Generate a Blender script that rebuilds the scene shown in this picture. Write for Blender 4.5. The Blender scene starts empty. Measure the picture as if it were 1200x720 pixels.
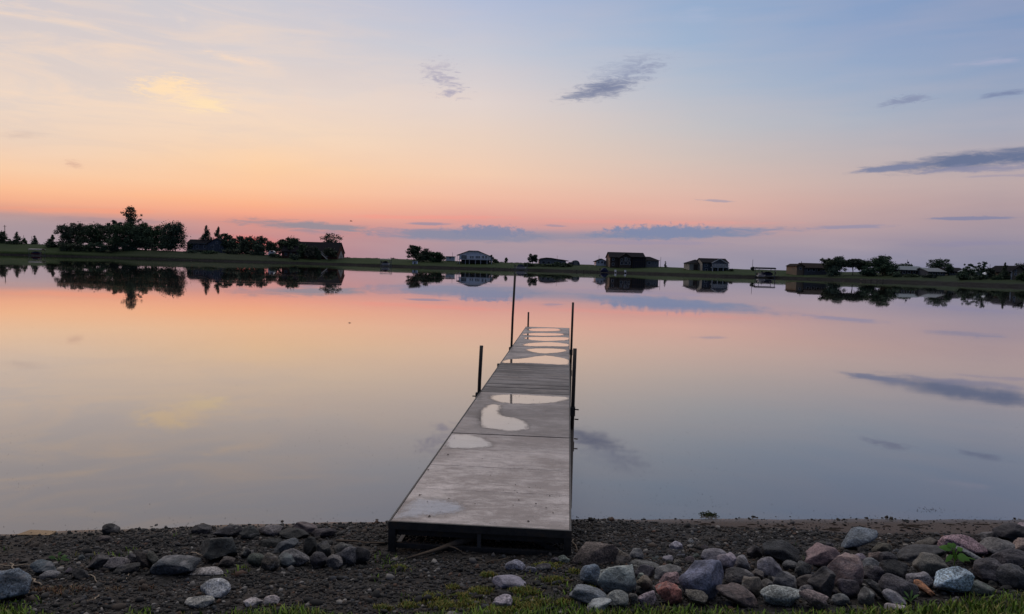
import bpy, bmesh, math, random
import numpy as np
from mathutils import Vector, Matrix, noise
R = math.radians
scene = bpy.context.scene
col = scene.collection
random.seed(7)
rng = np.random.default_rng(7)

# ------------------------------------------------------------------ camera
H = 1.98                      # eye above the lake
FPX = 870.0                   # focal length in pixels of the 1200 px wide photograph
ROLL = math.atan(0.027)
PITCH = math.atan(50.2 * math.cos(ROLL) / FPX)
cam = bpy.data.cameras.new('camera')
cam.sensor_width = 36.0
cam.lens = 36.0 * FPX / 1200.0
cam.clip_start = 0.05
cam.clip_end = 20000.0
camo = bpy.data.objects.new('camera', cam)
col.objects.link(camo)
CM = Matrix.Rotation(R(90) - PITCH, 3, 'X') @ Matrix.Rotation(ROLL, 3, 'Z')
camo.matrix_world = Matrix.Translation((0, 0, H)) @ CM.to_4x4()
scene.camera = camo

def ray(px, py):
    return (CM @ Vector(((px - 600) / FPX, (360 - py) / FPX, -1.0)))
def pt(px, py, D):
    d = ray(px, py)
    return Vector((0, 0, H)) + d * (D / d.y)
def at_z(px, py, z):
    d = ray(px, py)
    return Vector((0, 0, H)) + d * ((z - H) / d.z)
CMT = CM.transposed()
def proj(p):
    v = CMT @ (Vector(p) - Vector((0, 0, H)))
    return 600 + FPX * v.x / -v.z, 360 - FPX * v.y / -v.z
def azel(px, py):
    d = ray(px, py).normalized()
    return math.degrees(math.atan2(d.x, d.y)), math.degrees(math.asin(d.z))

# ------------------------------------------------------------------ colours and materials
def lin(c):
    c = c / 255.0
    return c / 12.92 if c <= 0.04045 else ((c + 0.055) / 1.055) ** 2.4
def S(r, g, b):
    return (lin(r), lin(g), lin(b), 1.0)

class NT:
    """small helper round a node tree"""
    def __init__(self, tree):
        self.t = tree; self.n = tree.nodes; self.l = tree.links
    def new(self, typ, **kw):
        nd = self.n.new(typ)
        for k, v in kw.items():
            setattr(nd, k, v)
        return nd
    def put(self, sock, v):
        if hasattr(v, 'is_linked') or isinstance(v, bpy.types.NodeSocket):
            self.l.new(v, sock)
        else:
            sock.default_value = v
    def math(self, op, a, b=None, c=None, clamp=False):
        nd = self.new('ShaderNodeMath', operation=op, use_clamp=clamp)
        self.put(nd.inputs[0], a)
        if b is not None: self.put(nd.inputs[1], b)
        if c is not None: self.put(nd.inputs[2], c)
        return nd.outputs[0]
    def mix(self, f, a, b, mode='MIX'):
        nd = self.new('ShaderNodeMix', data_type='RGBA', blend_type=mode)
        self.put(nd.inputs[0], f); self.put(nd.inputs[6], a); self.put(nd.inputs[7], b)
        return nd.outputs[2]
    def rng(self, v, a, b, c=0.0, d=1.0, smooth=False):
        nd = self.new('ShaderNodeMapRange', clamp=True)
        if smooth: nd.interpolation_type = 'SMOOTHSTEP'
        self.put(nd.inputs[0], v)
        for i, x in enumerate((a, b, c, d)): self.put(nd.inputs[i + 1], x)
        return nd.outputs[0]
    def noise(self, vec, scale, detail=3.0, rough=0.55, dist=0.0):
        nd = self.new('ShaderNodeTexNoise')
        if vec is not None: self.l.new(vec, nd.inputs['Vector'])
        nd.inputs['Scale'].default_value = scale
        nd.inputs['Detail'].default_value = detail
        nd.inputs['Roughness'].default_value = rough
        nd.inputs['Distortion'].default_value = dist
        return nd.outputs[0]
    def mapping(self, vec, loc=(0, 0, 0), rot=(0, 0, 0), scale=(1, 1, 1), typ='POINT'):
        nd = self.new('ShaderNodeMapping', vector_type=typ)
        self.l.new(vec, nd.inputs[0])
        nd.inputs[1].default_value = loc; nd.inputs[2].default_value = rot; nd.inputs[3].default_value = scale
        return nd.outputs[0]
    def ramp(self, v, stops, mode='LINEAR'):
        nd = self.new('ShaderNodeValToRGB')
        cr = nd.color_ramp; cr.interpolation = mode
        while len(cr.elements) < len(stops): cr.elements.new(0.5)
        for e, (p, c) in zip(cr.elements, stops):
            e.position = p; e.color = c
        self.put(nd.inputs[0], v)
        return nd.outputs[0]
    def bump(self, h, strength, dist):
        nd = self.new('ShaderNodeBump')
        nd.inputs['Strength'].default_value = strength
        nd.inputs['Distance'].default_value = dist
        self.l.new(h, nd.inputs['Height'])
        return nd.outputs[0]

def newmat(name):
    m = bpy.data.materials.new(name); m.use_nodes = True
    t = NT(m.node_tree)
    bsdf = m.node_tree.nodes['Principled BSDF']
    return m, t, bsdf

def plain(name, c, rough=0.7, var=0.25, scale=3.0, metal=0.0, bump=0.0, stretch=(1, 1, 1)):
    """one real colour broken up by a little wear"""
    m, t, b = newmat(name)
    co = t.new('ShaderNodeTexCoord').outputs['Object']
    v = t.mapping(co, scale=stretch)
    n = t.noise(v, scale, 5.0, 0.6)
    n2 = t.noise(v, scale * 7, 3.0, 0.6)
    f = t.rng(t.math('ADD', n, t.math('MULTIPLY', n2, 0.5)), 0.45, 1.05, 1 - var, 1 + var)
    t.l.new(t.mix(1.0, (*c[:3], 1), f, 'MULTIPLY'), b.inputs['Base Color'])
    b.inputs['Roughness'].default_value = rough
    b.inputs['Metallic'].default_value = metal
    if rough >= 0.6: b.inputs['Specular IOR Level'].default_value = 0.02 if rough >= 0.85 else 0.15
    if bump:
        t.l.new(t.bump(n2, 1.0, bump), b.inputs['Normal'])
    return m

M = {}
M['white_siding'] = plain('white_siding', (0.66, 0.70, 0.78), 0.6, 0.10, 0.6)
M['pale_siding'] = plain('pale_siding', (0.20, 0.20, 0.205), 0.7, 0.15, 0.6)
M['beige_siding'] = plain('beige_siding', (0.34, 0.31, 0.27), 0.7, 0.12, 0.6)
M['tan_siding'] = plain('tan_siding', (0.20, 0.155, 0.115), 0.7, 0.12, 0.6)
M['grey_siding'] = plain('grey_siding', (0.11, 0.11, 0.125), 0.7, 0.15, 0.6)
M['blue_siding'] = plain('blue_siding', (0.072, 0.084, 0.112), 0.7, 0.15, 0.6)
M['brown_siding'] = plain('brown_siding', (0.075, 0.058, 0.052), 0.75, 0.2, 0.6)
M['stone_cladding'] = plain('stone_cladding', (0.20, 0.17, 0.15), 0.85, 0.4, 2.5)
M['dark_shingle'] = plain('dark_shingle', (0.016, 0.016, 0.020), 0.9, 0.25, 2.0)
M['brown_shingle'] = plain('brown_shingle', (0.028, 0.023, 0.022), 0.9, 0.25, 2.0)
M['blue_metal_roof'] = plain('blue_metal_roof', (0.05, 0.068, 0.085), 0.55, 0.15, 0.8, 0.2)
M['grey_metal_roof'] = plain('grey_metal_roof', (0.068, 0.078, 0.092), 0.55, 0.15, 0.8, 0.2)
M['trim'] = plain('trim', (0.50, 0.51, 0.54), 0.6, 0.08, 1.0)
M['weathered_timber'] = plain('weathered_timber', (0.17, 0.15, 0.13), 0.85, 0.35, 4.0)
M['pole_timber'] = plain('pole_timber', (0.10, 0.085, 0.07), 0.85, 0.3, 4.0)
M['dark_canvas'] = plain('dark_canvas', (0.035, 0.035, 0.045), 0.8, 0.2, 1.0)
M['pale_canvas'] = plain('pale_canvas', (0.36, 0.33, 0.31), 0.8, 0.15, 1.0)
M['navy_canvas'] = plain('navy_canvas', (0.05, 0.06, 0.12), 0.8, 0.2, 1.0)
M['lift_metal'] = plain('lift_metal', (0.14, 0.145, 0.16), 0.4, 0.2, 2.0, 0.8)
M['white_hull'] = plain('white_hull', (0.68, 0.68, 0.69), 0.25, 0.06, 1.0)
M['red_hull'] = plain('red_hull', (0.22, 0.06, 0.06), 0.3, 0.1, 1.0)
M['brick_red'] = plain('brick_red', (0.09, 0.045, 0.037), 0.85, 0.25, 2.0)
m, t, b = newmat('window_glass')
b.inputs['Base Color'].default_value = (0.012, 0.014, 0.018, 1); b.inputs['Roughness'].default_value = 0.06
M['window_glass'] = m
m, t, b = newmat('dark_pipe')     # galvanised dock pipe gone brown and dull
co = t.new('ShaderNodeTexCoord').outputs['Object']
n = t.noise(t.mapping(co, scale=(1, 1, 0.35)), 22, 5, 0.65)
t.l.new(t.ramp(n, [(0.35, (0.014, 0.012, 0.011, 1)), (0.55, (0.026, 0.021, 0.019, 1)), (0.72, (0.06, 0.036, 0.024, 1))]), b.inputs['Base Color'])
t.l.new(t.rng(n, 0.3, 0.7, 0.35, 0.75), b.inputs['Roughness']); b.inputs['Metallic'].default_value = 0.35
t.l.new(t.bump(n, 0.6, 0.002), b.inputs['Normal'])
M['dark_pipe'] = m
m, t, b = newmat('frame_steel')
co = t.new('ShaderNodeTexCoord').outputs['Object']
n = t.noise(co, 14, 5, 0.65)
t.l.new(t.ramp(n, [(0.36, (0.020, 0.019, 0.019, 1)), (0.55, (0.040, 0.038, 0.038, 1)), (0.7, (0.06, 0.043, 0.031, 1))]), b.inputs['Base Color'])
b.inputs['Roughness'].default_value = 0.55; b.inputs['Metallic'].default_value = 0.3
t.l.new(t.bump(n, 0.5, 0.002), b.inputs['Normal'])
M['frame_steel'] = m

# ------------------------------------------------------------------ object helpers
def tag(o, label=None, cat=None, group=None, kind=None):
    if label: o['label'] = label
    if cat: o['category'] = cat
    if group: o['group'] = group
    if kind: o['kind'] = kind
    return o
def empty(name, loc, label=None, cat=None, group=None, rotz=0.0):
    o = bpy.data.objects.new(name, None)
    o.empty_display_size = 0.3
    col.objects.link(o); o.location = loc; o.rotation_euler = (0, 0, rotz)
    return tag(o, label, cat, group)
def link(name, me, mat, parent=None, smooth=False, origin=None):
    o = bpy.data.objects.new(name, me); col.objects.link(o)
    if mat is not None: me.materials.append(mat)
    if smooth:
        me.polygons.foreach_set('use_smooth', [True] * len(me.polygons))
    if parent is not None: o.parent = parent
    return o
def np_mesh(name, V, F, mat, parent=None, smooth=False, attr=None):
    """V (n,3), F (m,k) with k fixed; attr = {name: per-vertex rgb (n,3)}"""
    V = np.asarray(V, np.float32); F = np.asarray(F, np.int32)
    me = bpy.data.meshes.new(name)
    k = F.shape[1]
    me.vertices.add(len(V)); me.vertices.foreach_set('co', V.ravel())
    me.loops.add(F.size); me.loops.foreach_set('vertex_index', F.ravel())
    me.polygons.add(len(F)); me.polygons.foreach_set('loop_start', np.arange(0, F.size, k, dtype=np.int32))
    if smooth: me.polygons.foreach_set('use_smooth', np.ones(len(F), bool))
    me.update(calc_edges=True)
    for nm, arr in (attr or {}).items():
        a = me.attributes.new(nm, 'FLOAT_COLOR', 'POINT')
        a.data.foreach_set('color', np.concatenate([arr, np.ones((len(arr), 1))], 1).astype(np.float32).ravel())
    me.validate()
    return link(name, me, mat, parent)

class MB:
    """collects simple solids into ONE mesh"""
    def __init__(self, org=(0, 0, 0)):
        self.v = []; self.f = []; self.o = Vector(org)
    def add(self, vs, fs):
        k = len(self.v)
        self.v += [Vector(p) - self.o for p in vs]
        self.f += [tuple(i + k for i in q) for q in fs]
        return self
    def box(self, x0, x1, y0, y1, z0, z1):
        p = [(x, y, z) for z in (z0, z1) for y in (y0, y1) for x in (x0, x1)]
        return self.add(p, [(0, 2, 3, 1), (4, 5, 7, 6), (0, 1, 5, 4), (2, 6, 7, 3), (0, 4, 6, 2), (1, 3, 7, 5)])
    def bar(self, a, b, w, h):
        a = Vector(a); b = Vector(b); d = (b - a).normalized()
        up = Vector((0, 0, 1)) if abs(d.z) < 0.95 else Vector((1, 0, 0))
        s = d.cross(up).normalized() * w / 2; u = s.cross(d).normalized() * h / 2
        p = [q + i * s + j * u for q in (a, b) for i, j in ((-1, -1), (1, -1), (1, 1), (-1, 1))]
        return self.add(p, [(3, 2, 1, 0), (4, 5, 6, 7), (0, 1, 5, 4), (1, 2, 6, 5), (2, 3, 7, 6), (3, 0, 4, 7)])
    def tube(self, pts, rad, n=8):
        rings = []; pts = [Vector(p) for p in pts]
        k0 = len(self.v); vs = []; fs = []
        for i, p in enumerate(pts):
            d = (pts[min(i + 1, len(pts) - 1)] - pts[max(i - 1, 0)]).normalized()
            a = d.cross(Vector((0.31, 0.95, 0.05)) if abs(d.y) < 0.9 else Vector((1, 0, 0))).normalized(); b = d.cross(a)
            r = rad[i] if isinstance(rad, (list, tuple)) else rad
            vs += [p + a * r * math.cos(2 * math.pi * j / n) + b * r * math.sin(2 * math.pi * j / n) for j in range(n)]
        for i in range(len(pts) - 1):
            for j in range(n):
                fs.append((i * n + j, i * n + (j + 1) % n, (i + 1) * n + (j + 1) % n, (i + 1) * n + j))
        fs.append(tuple(range(n - 1, -1, -1))); fs.append(tuple(range((len(pts) - 1) * n, len(pts) * n)))
        return self.add(vs, fs)
    def prism(self, poly, y0, y1):
        """poly in (x,z), extruded along y"""
        n = len(poly)
        vs = [(x, y0, z) for x, z in poly] + [(x, y1, z) for x, z in poly]
        fs = [tuple(range(n)), tuple(range(2 * n - 1, n - 1, -1))] + [(i, i + n, (i + 1) % n + n, (i + 1) % n) for i in range(n)]
        return self.add(vs, fs)
    def prismx(self, poly, x0, x1):
        """poly in (y,z), extruded along x"""
        n = len(poly)
        vs = [(x0, y, z) for y, z in poly] + [(x1, y, z) for y, z in poly]
        fs = [tuple(range(n - 1, -1, -1)), tuple(range(n, 2 * n))] + [(i, (i + 1) % n, (i + 1) % n + n, i + n) for i in range(n)]
        return self.add(vs, fs)
    def build(self, name, mat, parent=None, smooth=False, bevel=0.0):
        me = bpy.data.meshes.new(name)
        me.from_pydata([tuple(p) for p in self.v], [], self.f)
        bm = bmesh.new(); bm.from_mesh(me)
        bmesh.ops.recalc_face_normals(bm, faces=bm.faces)
        if bevel:
            bmesh.ops.bevel(bm, geom=list(bm.edges), offset=bevel, segments=2, affect='EDGES', profile=0.6)
        bm.to_mesh(me); bm.free(); me.update()
        return link(name, me, mat, parent, smooth)

def interp(x, table):
    return float(np.interp(x, [a for a, b in table], [b for a, b in table]))

# ------------------------------------------------------------------ where the land lies
WL = [at_z(px, py, 0.0) for px, py in ((0, 626), (120, 622), (250, 617), (400, 612), (700, 608.5), (850, 608.5), (1000, 609), (1200, 609.5))]
WLT = [(-400, WL[0].y - 12)] + [(-20, WL[0].y - 1.2)] + [(p.x, p.y) for p in WL] + [(20, WL[-1].y + 0.6), (400, WL[-1].y + 6)]
def y_water(x):
    return interp(x, WLT)
def g_smooth(x, y):
    d = y_water(x) - y
    if d < 0:
        return max(-1.6, 0.11 * d)
    return interp(d, [(0, 0), (1.0, 0.118), (2.0, 0.225), (5.5, 0.40), (15, 0.75), (60, 1.6), (400, 2.2)])
def ground(x, y):
    z = g_smooth(x, y)
    if y < 9 and abs(x) < 12:
        f = 0.020 * noise.noise(Vector((x * 1.7, y * 1.7, 0.3))) + 0.009 * noise.noise(Vector((x * 6, y * 6, 4.3)))
        d = y_water(x) - y
        z += f * min(1.0, max(0.22, abs(d) * 1.3))
    return z
def at_ground(px, py):
    z = 0.15
    for _ in range(8):
        p = at_z(px, py, z); z = g_smooth(p.x, p.y)
    return at_z(px, py, z)

# far shore: distance of the waterline and height of the meadow, by bearing
FDW = [(-2600, 150), (-900, 330), (-400, 380), (0, 352), (130, 342), (200, 312), (300, 296), (345, 300), (400, 296), (486, 258), (560, 254), (625, 256), (740, 246),
       (835, 224), (900, 220), (1035, 194), (1170, 168), (1600, 118), (3800, 55)]
FCR = [(-2600, 6), (-400, 6.2), (0, 5.9), (60, 5.6), (130, 4.6), (200, 3.9), (300, 3.3), (400, 2.9), (440, 2.85), (560, 2.6), (740, 2.5), (930, 2.45), (1100, 2.3), (1200, 2.3), (3800, 2.2)]
PROF = [(-6, -1.0), (0, -0.02), (1.0, 0.22), (2.2, 0.30), (3.6, 0.34), (9, 0.50), (18, 0.76), (28, 0.93), (45, 1.0), (6000, 1.0)]
def far_z(px, D):
    t = D - interp(px, FDW); c = interp(px, FCR)
    f = interp(t, PROF)
    return f * c if f > 0 else f
# ------------------------------------------------------------------ sky
w = bpy.data.worlds.new('World'); scene.world = w; w.use_nodes = True
t = NT(w.node_tree)
for nd in list(t.n): t.n.remove(nd)
gen = t.new('ShaderNodeTexCoord').outputs['Generated']
sep = t.new('ShaderNodeSeparateXYZ'); t.l.new(gen, sep.inputs[0])
deg = 180 / math.pi
az = t.math('MULTIPLY', t.math('ARCTAN2', sep.outputs[0], sep.outputs[1]), deg)
el = t.math('MULTIPLY', t.math('ARCSINE', sep.outputs[2]), deg)
elc = t.math('MAXIMUM', el, 0.0)
cmb = t.new('ShaderNodeCombineXYZ'); t.l.new(az, cmb.inputs[0]); t.l.new(elc, cmb.inputs[1])
P = cmb.outputs[0]
# measured dusk colours, bottom to top, at six bearings
COLS = {
    40:   [(290, 158, 146, 160), (272, 166, 150, 156), (254, 182, 150, 150), (246, 224, 160, 138), (236, 245, 176, 140), (222, 252, 192, 150), (200, 249, 206, 170), (165, 238, 211, 189), (110, 229, 212, 201), (50, 218, 206, 203), (0, 210, 203, 206)],
    300:  [(295, 186, 128, 134), (278, 198, 138, 138), (262, 214, 147, 138), (250, 244, 166, 138), (238, 252, 181, 141), (220, 254, 199, 157), (195, 253, 208, 166), (160, 248, 217, 188), (115, 235, 216, 203), (60, 217, 208, 208), (0, 203, 202, 211)],
    560:  [(304, 160, 146, 161), (285, 171, 149, 159), (272, 194, 151, 154), (260, 218, 157, 150), (250, 230, 168, 153), (232, 241, 187, 163), (205, 243, 204, 177), (165, 234, 209, 191), (120, 225, 211, 206), (60, 198, 201, 213), (0, 178, 189, 215)],
    800:  [(312, 146, 143, 162), (295, 158, 147, 162), (280, 171, 151, 161), (262, 208, 158, 152), (248, 224, 174, 161), (220, 221, 187, 173), (190, 212, 193, 184), (150, 198, 194, 196), (105, 180, 189, 204), (50, 160, 180, 207), (0, 150, 173, 205)],
    1000: [(316, 136, 137, 160), (300, 148, 143, 162), (280, 166, 150, 162), (260, 185, 158, 160), (235, 199, 169, 164), (210, 196, 176, 173), (180, 186, 178, 182), (140, 171, 179, 194), (90, 152, 171, 199), (40, 141, 163, 198), (0, 137, 160, 197)],
    1170: [(322, 120, 125, 152), (305, 130, 132, 155), (285, 145, 139, 158), (262, 161, 146, 158), (240, 177, 156, 160), (215, 183, 165, 167), (185, 176, 167, 175), (150, 164, 169, 186), (110, 149, 164, 190), (50, 136, 157, 192), (0, 131, 153, 190)],
}
GAIN = 1.0
prev = None; last_az = None
for px, stops in COLS.items():
    a0 = azel(px, 270)[0]
    st = [(max(0.0, azel(px, py)[1]) / 24.0, tuple(c * GAIN for c in S(r_, g_, b_)[:3]) + (1.0,)) for py, r_, g_, b_ in stops]
    c = t.ramp(t.math('DIVIDE', elc, 24.0), st)
    if prev is None: prev = c
    else: prev = t.mix(t.rng(az, last_az, a0), prev, c)
    last_az = a0
front = prev
# clouds: soft streaks and small heaps hung at their own bearing and height
nA = t.noise(t.mapping(P, scale=(0.42, 2.6, 1)), 1.0, 6, 0.68, 0.6)        # long streaks
nB = t.noise(t.mapping(P, scale=(1.5, 2.2, 1)), 1.0, 6, 0.68, 0.2)         # heaps
nC = t.noise(t.mapping(P, rot=(0, 0, R(-38)), scale=(0.8, 3.6, 1)), 1.0, 6, 0.7, 0.8)  # slanting wisps
nD = t.noise(t.mapping(P, scale=(0.10, 0.75, 1)), 1.0, 3, 0.5, 0.3)        # broad bands
nE = t.noise(t.mapping(P, loc=(3.3, 1.1, 0), rot=(0, 0, R(17)), scale=(0.10, 0.62, 1)), 1.0, 6, 0.62, 0.7)       # thin cirrus
def ctr(n): return t.math('SUBTRACT', n, 0.5)
NZ = {'A': ctr(nA), 'B': ctr(nB), 'C': ctr(nC), 'D': ctr(nD)}
def cloud(colr, p0, p1, half, rgb, op, nz='A', amp=1.6, soft=0.7):
    a, b = azel(*p0), azel(*p1)
    cx, cy = (a[0] + b[0]) / 2, (a[1] + b[1]) / 2
    L = math.hypot(b[0] - a[0], b[1] - a[1]) / 2
    ang = math.atan2(b[1] - a[1], b[0] - a[0])
    mp = t.mapping(P, loc=(cx, cy, 0), rot=(0, 0, ang), scale=(max(L, 0.1), half * 0.064, 1), typ='TEXTURE')
    ln = t.new('ShaderNodeVectorMath', operation='LENGTH'); t.l.new(mp, ln.inputs[0])
    v = t.math('ADD', t.math('SUBTRACT', 0.95, ln.outputs['Value']), t.math('MULTIPLY', NZ[nz], amp * 1.35))
    f = t.rng(v, 0.0, soft, 0.0, op, True)
    return t.mix(f, colr, S(*rgb))
def cloudset(c):
    # faint mottling of the high haze
    c = t.mix(t.rng(nD, 0.35, 0.75, 0.0, 0.10), c, S(232, 200, 186))
    # thin lit cirrus over the bright side
    lm = t.math('MULTIPLY', t.rng(az, -36.0, 2.0, 1.0, 0.0, True), t.math('MULTIPLY', t.rng(el, 5.0, 9.0), t.rng(el, 22.0, 16.0)))
    c = t.mix(t.math('MULTIPLY', lm, t.rng(nE, 0.46, 0.70, 0.0, 0.60)), c, S(253, 221, 192))
    c = t.mix(t.math('MULTIPLY', lm, t.rng(nE, 0.50, 0.30, 0.0, 0.30)), c, S(206, 198, 200))
    # red ember glow behind the trees
    c = cloud(c, (225, 283), (350, 288), 14, (252, 116, 104), 0.62, 'D', 0.2, 1.0)
    c = cloud(c, (268, 283), (318, 285), 8, (255, 92, 88), 0.70, 'A', 0.4, 0.9)
    # salmon streaks above the cloud bank
    c = cloud(c, (-60, 244), (250, 249), 4.5, (250, 160, 126), 0.40, 'A', 1.2)
    c = cloud(c, (350, 252), (640, 256), 4, (250, 150, 136), 0.35, 'A', 1.4)
    c = cloud(c, (560, 257), (960, 262), 4, (240, 156, 146), 0.30, 'A', 1.4)
    # left bank of grey mauve haze
    c = cloud(c, (-120, 268), (290, 281), 17, (168, 148, 156), 0.75, 'D', 0.7, 0.7)
    c = cloud(c, (10, 256), (230, 261), 5, (160, 140, 148), 0.45, 'A', 1.3)
    c = cloud(c, (255, 257), (470, 273), 8, (150, 141, 151), 0.95, 'A', 1.4, 0.7)
    c = cloud(c, (330, 270), (430, 275), 4, (170, 142, 152), 0.55, 'A', 1.4)
    # cumulus strip in the middle
    c = cloud(c, (330, 274), (990, 275), 12, (148, 143, 161), 0.80, 'D', 0.9, 0.9)
    c = cloud(c, (385, 271), (690, 280), 9.5, (138, 139, 161), 0.95, 'A', 1.0, 0.6)
    c = cloud(c, (515, 270), (635, 273), 9, (134, 137, 163), 0.95, 'B', 1.5, 0.5)
    c = cloud(c, (470, 262), (533, 263), 2.6, (156, 142, 160), 0.85, 'A', 1.2, 0.5)
    c = cloud(c, (630, 264), (676, 266), 2.2, (160, 144, 162), 0.7, 'A', 1.2, 0.5)
    c = cloud(c, (640, 277), (960, 269), 8.5, (130, 138, 165), 0.95, 'A', 1.1, 0.6)
    c = cloud(c, (690, 272), (870, 271), 10, (128, 137, 167), 0.95, 'B', 1.6, 0.5)
    c = cloud(c, (640, 283), (880, 286), 4, (150, 143, 168), 0.5, 'A', 1.2, 0.7)
    c = cloud(c, (930, 268), (1065, 264), 2.8, (146, 142, 168), 0.75, 'A', 1.5, 0.6)
    c = cloud(c, (1070, 257), (1220, 255), 2.4, (134, 134, 162), 0.9, 'A', 1.4, 0.5)
    c = cloud(c, (1040, 287), (1230, 284), 5, (140, 136, 164), 0.5, 'A', 1.4, 0.8)
    c = cloud(c, (815, 234), (868, 237), 1.8, (168, 156, 170), 0.75, 'A', 1.6, 0.6)
    # dark wisp top centre right, smeared up to the right
    c = cloud(c, (648, 115), (768, 92), 15, (126, 133, 160), 0.98, 'C', 1.4, 1.0)
    c = cloud(c, (670, 108), (750, 93), 9, (122, 130, 158), 0.8, 'C', 1.1, 1.0)
    c = cloud(c, (680, 96), (792, 66), 20, (150, 158, 183), 0.95, 'C', 1.9, 1.3)
    c = cloud(c, (735, 88), (785, 72), 9, (148, 155, 180), 0.7, 'C', 2.4, 1.3)
    c = cloud(c, (640, 118), (720, 106), 6, (134, 140, 164), 0.8, 'C', 1.6, 1.0)
    # thin broken puff left of centre
    c = cloud(c, (494, 75), (545, 110), 17, (172, 167, 186), 0.75, 'C', 4.2, 1.3)
    c = cloud(c, (485, 82), (540, 76), 6, (180, 174, 190), 0.6, 'B', 3.4, 1.3)
    c = cloud(c, (505, 112), (540, 108), 5, (170, 164, 184), 0.7, 'B', 3.2, 1.2)
    c = cloud(c, (502, 84), (518, 100), 4, (166, 162, 182), 0.7, 'B', 2.4, 1.2)
    # long lens cloud at the right
    c = cloud(c, (1005, 201), (1300, 171), 12.5, (104, 116, 147), 0.98, 'A', 1.0, 0.7)
    c = cloud(c, (982, 203), (1100, 192), 4.5, (126, 132, 160), 0.95, 'A', 1.0, 0.5)
    c = cloud(c, (1040, 202), (1250, 193), 5, (140, 140, 166), 0.75, 'A', 1.8, 0.7)
    c = cloud(c, (1120, 207), (1240, 205), 2, (158, 150, 170), 0.55, 'A', 1.8, 0.7)
    # small wisps upper right
    c = cloud(c, (1024, 122), (1100, 112), 6.5, (138, 147, 175), 0.9, 'C', 2.6, 1.0)
    c = cloud(c, (1138, 116), (1230, 102), 4, (126, 138, 170), 0.95, 'A', 1.7, 0.9)
    c = cloud(c, (1110, 76), (1215, 68), 5, (178, 178, 202), 0.5, 'A', 1.6, 0.9)
    c = cloud(c, (780, 20), (850, 14), 14, (176, 186, 212), 0.35, 'A', 1.4, 1.0)
    # lit cream wisps upper left
    c = cloud(c, (100, 112), (330, 118), 34, (252, 222, 190), 0.85, 'A', 1.6, 1.6)
    c = cloud(c, (140, 96), (270, 120), 20, (253, 221, 193), 0.8, 'C', 1.6, 1.5)
    c = cloud(c, (140, 104), (250, 100), 15, (255, 224, 186), 1.0, 'C', 2.0, 0.9)
    c = cloud(c, (190, 117), (290, 127), 12, (255, 226, 186), 1.0, 'A', 1.6, 0.9)
    c = cloud(c, (212, 50), (350, 88), 9, (243, 217, 198), 0.7, 'A', 2.2, 1.4)
    c = cloud(c, (230, 60), (300, 74), 5, (246, 219, 196), 0.6, 'A', 2.0, 1.2)
    c = cloud(c, (205, 8), (222, 40), 9, (226, 212, 206), 0.6, 'C', 2.0, 1.4)
    c = cloud(c, (-20, 30), (40, 44), 8, (218, 206, 202), 0.6, 'A', 2.0, 1.4)
    c = cloud(c, (330, 95), (380, 140), 16, (240, 214, 198), 0.4, 'C', 2.0, 1.5)
    c = cloud(c, (-20, 160), (66, 157), 7, (213, 190, 178), 0.8, 'A', 1.6, 1.4)
    c = cloud(c, (72, 189), (100, 196), 6, (215, 174, 154), 0.9, 'C', 2.2, 1.4)
    return c
front = cloudset(front)
# overhead and behind: the clear dusk dome
SUN_AZ, SUN_EL = azel(290, 283)[0], 0.4
skt = t.new('ShaderNodeTexSky', sky_type='NISHITA')
skt.sun_disc = False
skt.sun_elevation = R(SUN_EL); skt.sun_rotation = R(SUN_AZ)
skt.air_density = 1.0; skt.dust_density = 0.6; skt.ozone_density = 2.0
nish = t.new('ShaderNodeVectorMath', operation='SCALE'); t.l.new(skt.outputs[0], nish.inputs[0]); nish.inputs['Scale'].default_value = 0.015
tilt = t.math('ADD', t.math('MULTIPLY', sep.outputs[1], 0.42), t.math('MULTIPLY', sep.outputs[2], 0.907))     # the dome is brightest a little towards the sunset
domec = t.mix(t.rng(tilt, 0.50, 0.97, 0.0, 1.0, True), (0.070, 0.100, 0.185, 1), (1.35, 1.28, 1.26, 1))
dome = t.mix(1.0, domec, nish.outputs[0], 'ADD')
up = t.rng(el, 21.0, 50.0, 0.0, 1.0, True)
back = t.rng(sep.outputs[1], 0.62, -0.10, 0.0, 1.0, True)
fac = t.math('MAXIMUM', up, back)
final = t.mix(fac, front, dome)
bg = t.new('ShaderNodeBackground'); t.l.new(final, bg.inputs[0]); bg.inputs[1].default_value = 1.0
out = t.new('ShaderNodeOutputWorld'); t.l.new(bg.outputs[0], out.inputs[0])
w.cycles.sampling_method = 'MANUAL'; w.cycles.sample_map_resolution = 1024

sl = bpy.data.lights.new('sun', 'SUN'); sl.energy = 0.15; sl.angle = R(0.5); sl.color = (1.0, 0.42, 0.28)
so = bpy.data.objects.new('sun', sl); col.objects.link(so)
sd = Vector((math.sin(R(SUN_AZ)) * math.cos(R(SUN_EL)), math.cos(R(SUN_AZ)) * math.cos(R(SUN_EL)), math.sin(R(SUN_EL))))
so.rotation_euler = sd.to_track_quat('Z', 'Y').to_euler(); so.location = (0, 0, 30)

vs = scene.view_settings
vs.view_transform = 'Standard'; vs.look = 'None'; vs.exposure = 0.0; vs.gamma = 1.0; vs.use_curve_mapping = False
scene.cycles.max_bounces = 6; scene.cycles.diffuse_bounces = 3; scene.cycles.glossy_bounces = 3
scene.cycles.caustics_reflective = False; scene.cycles.caustics_refractive = False
scene.cycles.sample_clamp_indirect = 3.0

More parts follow.
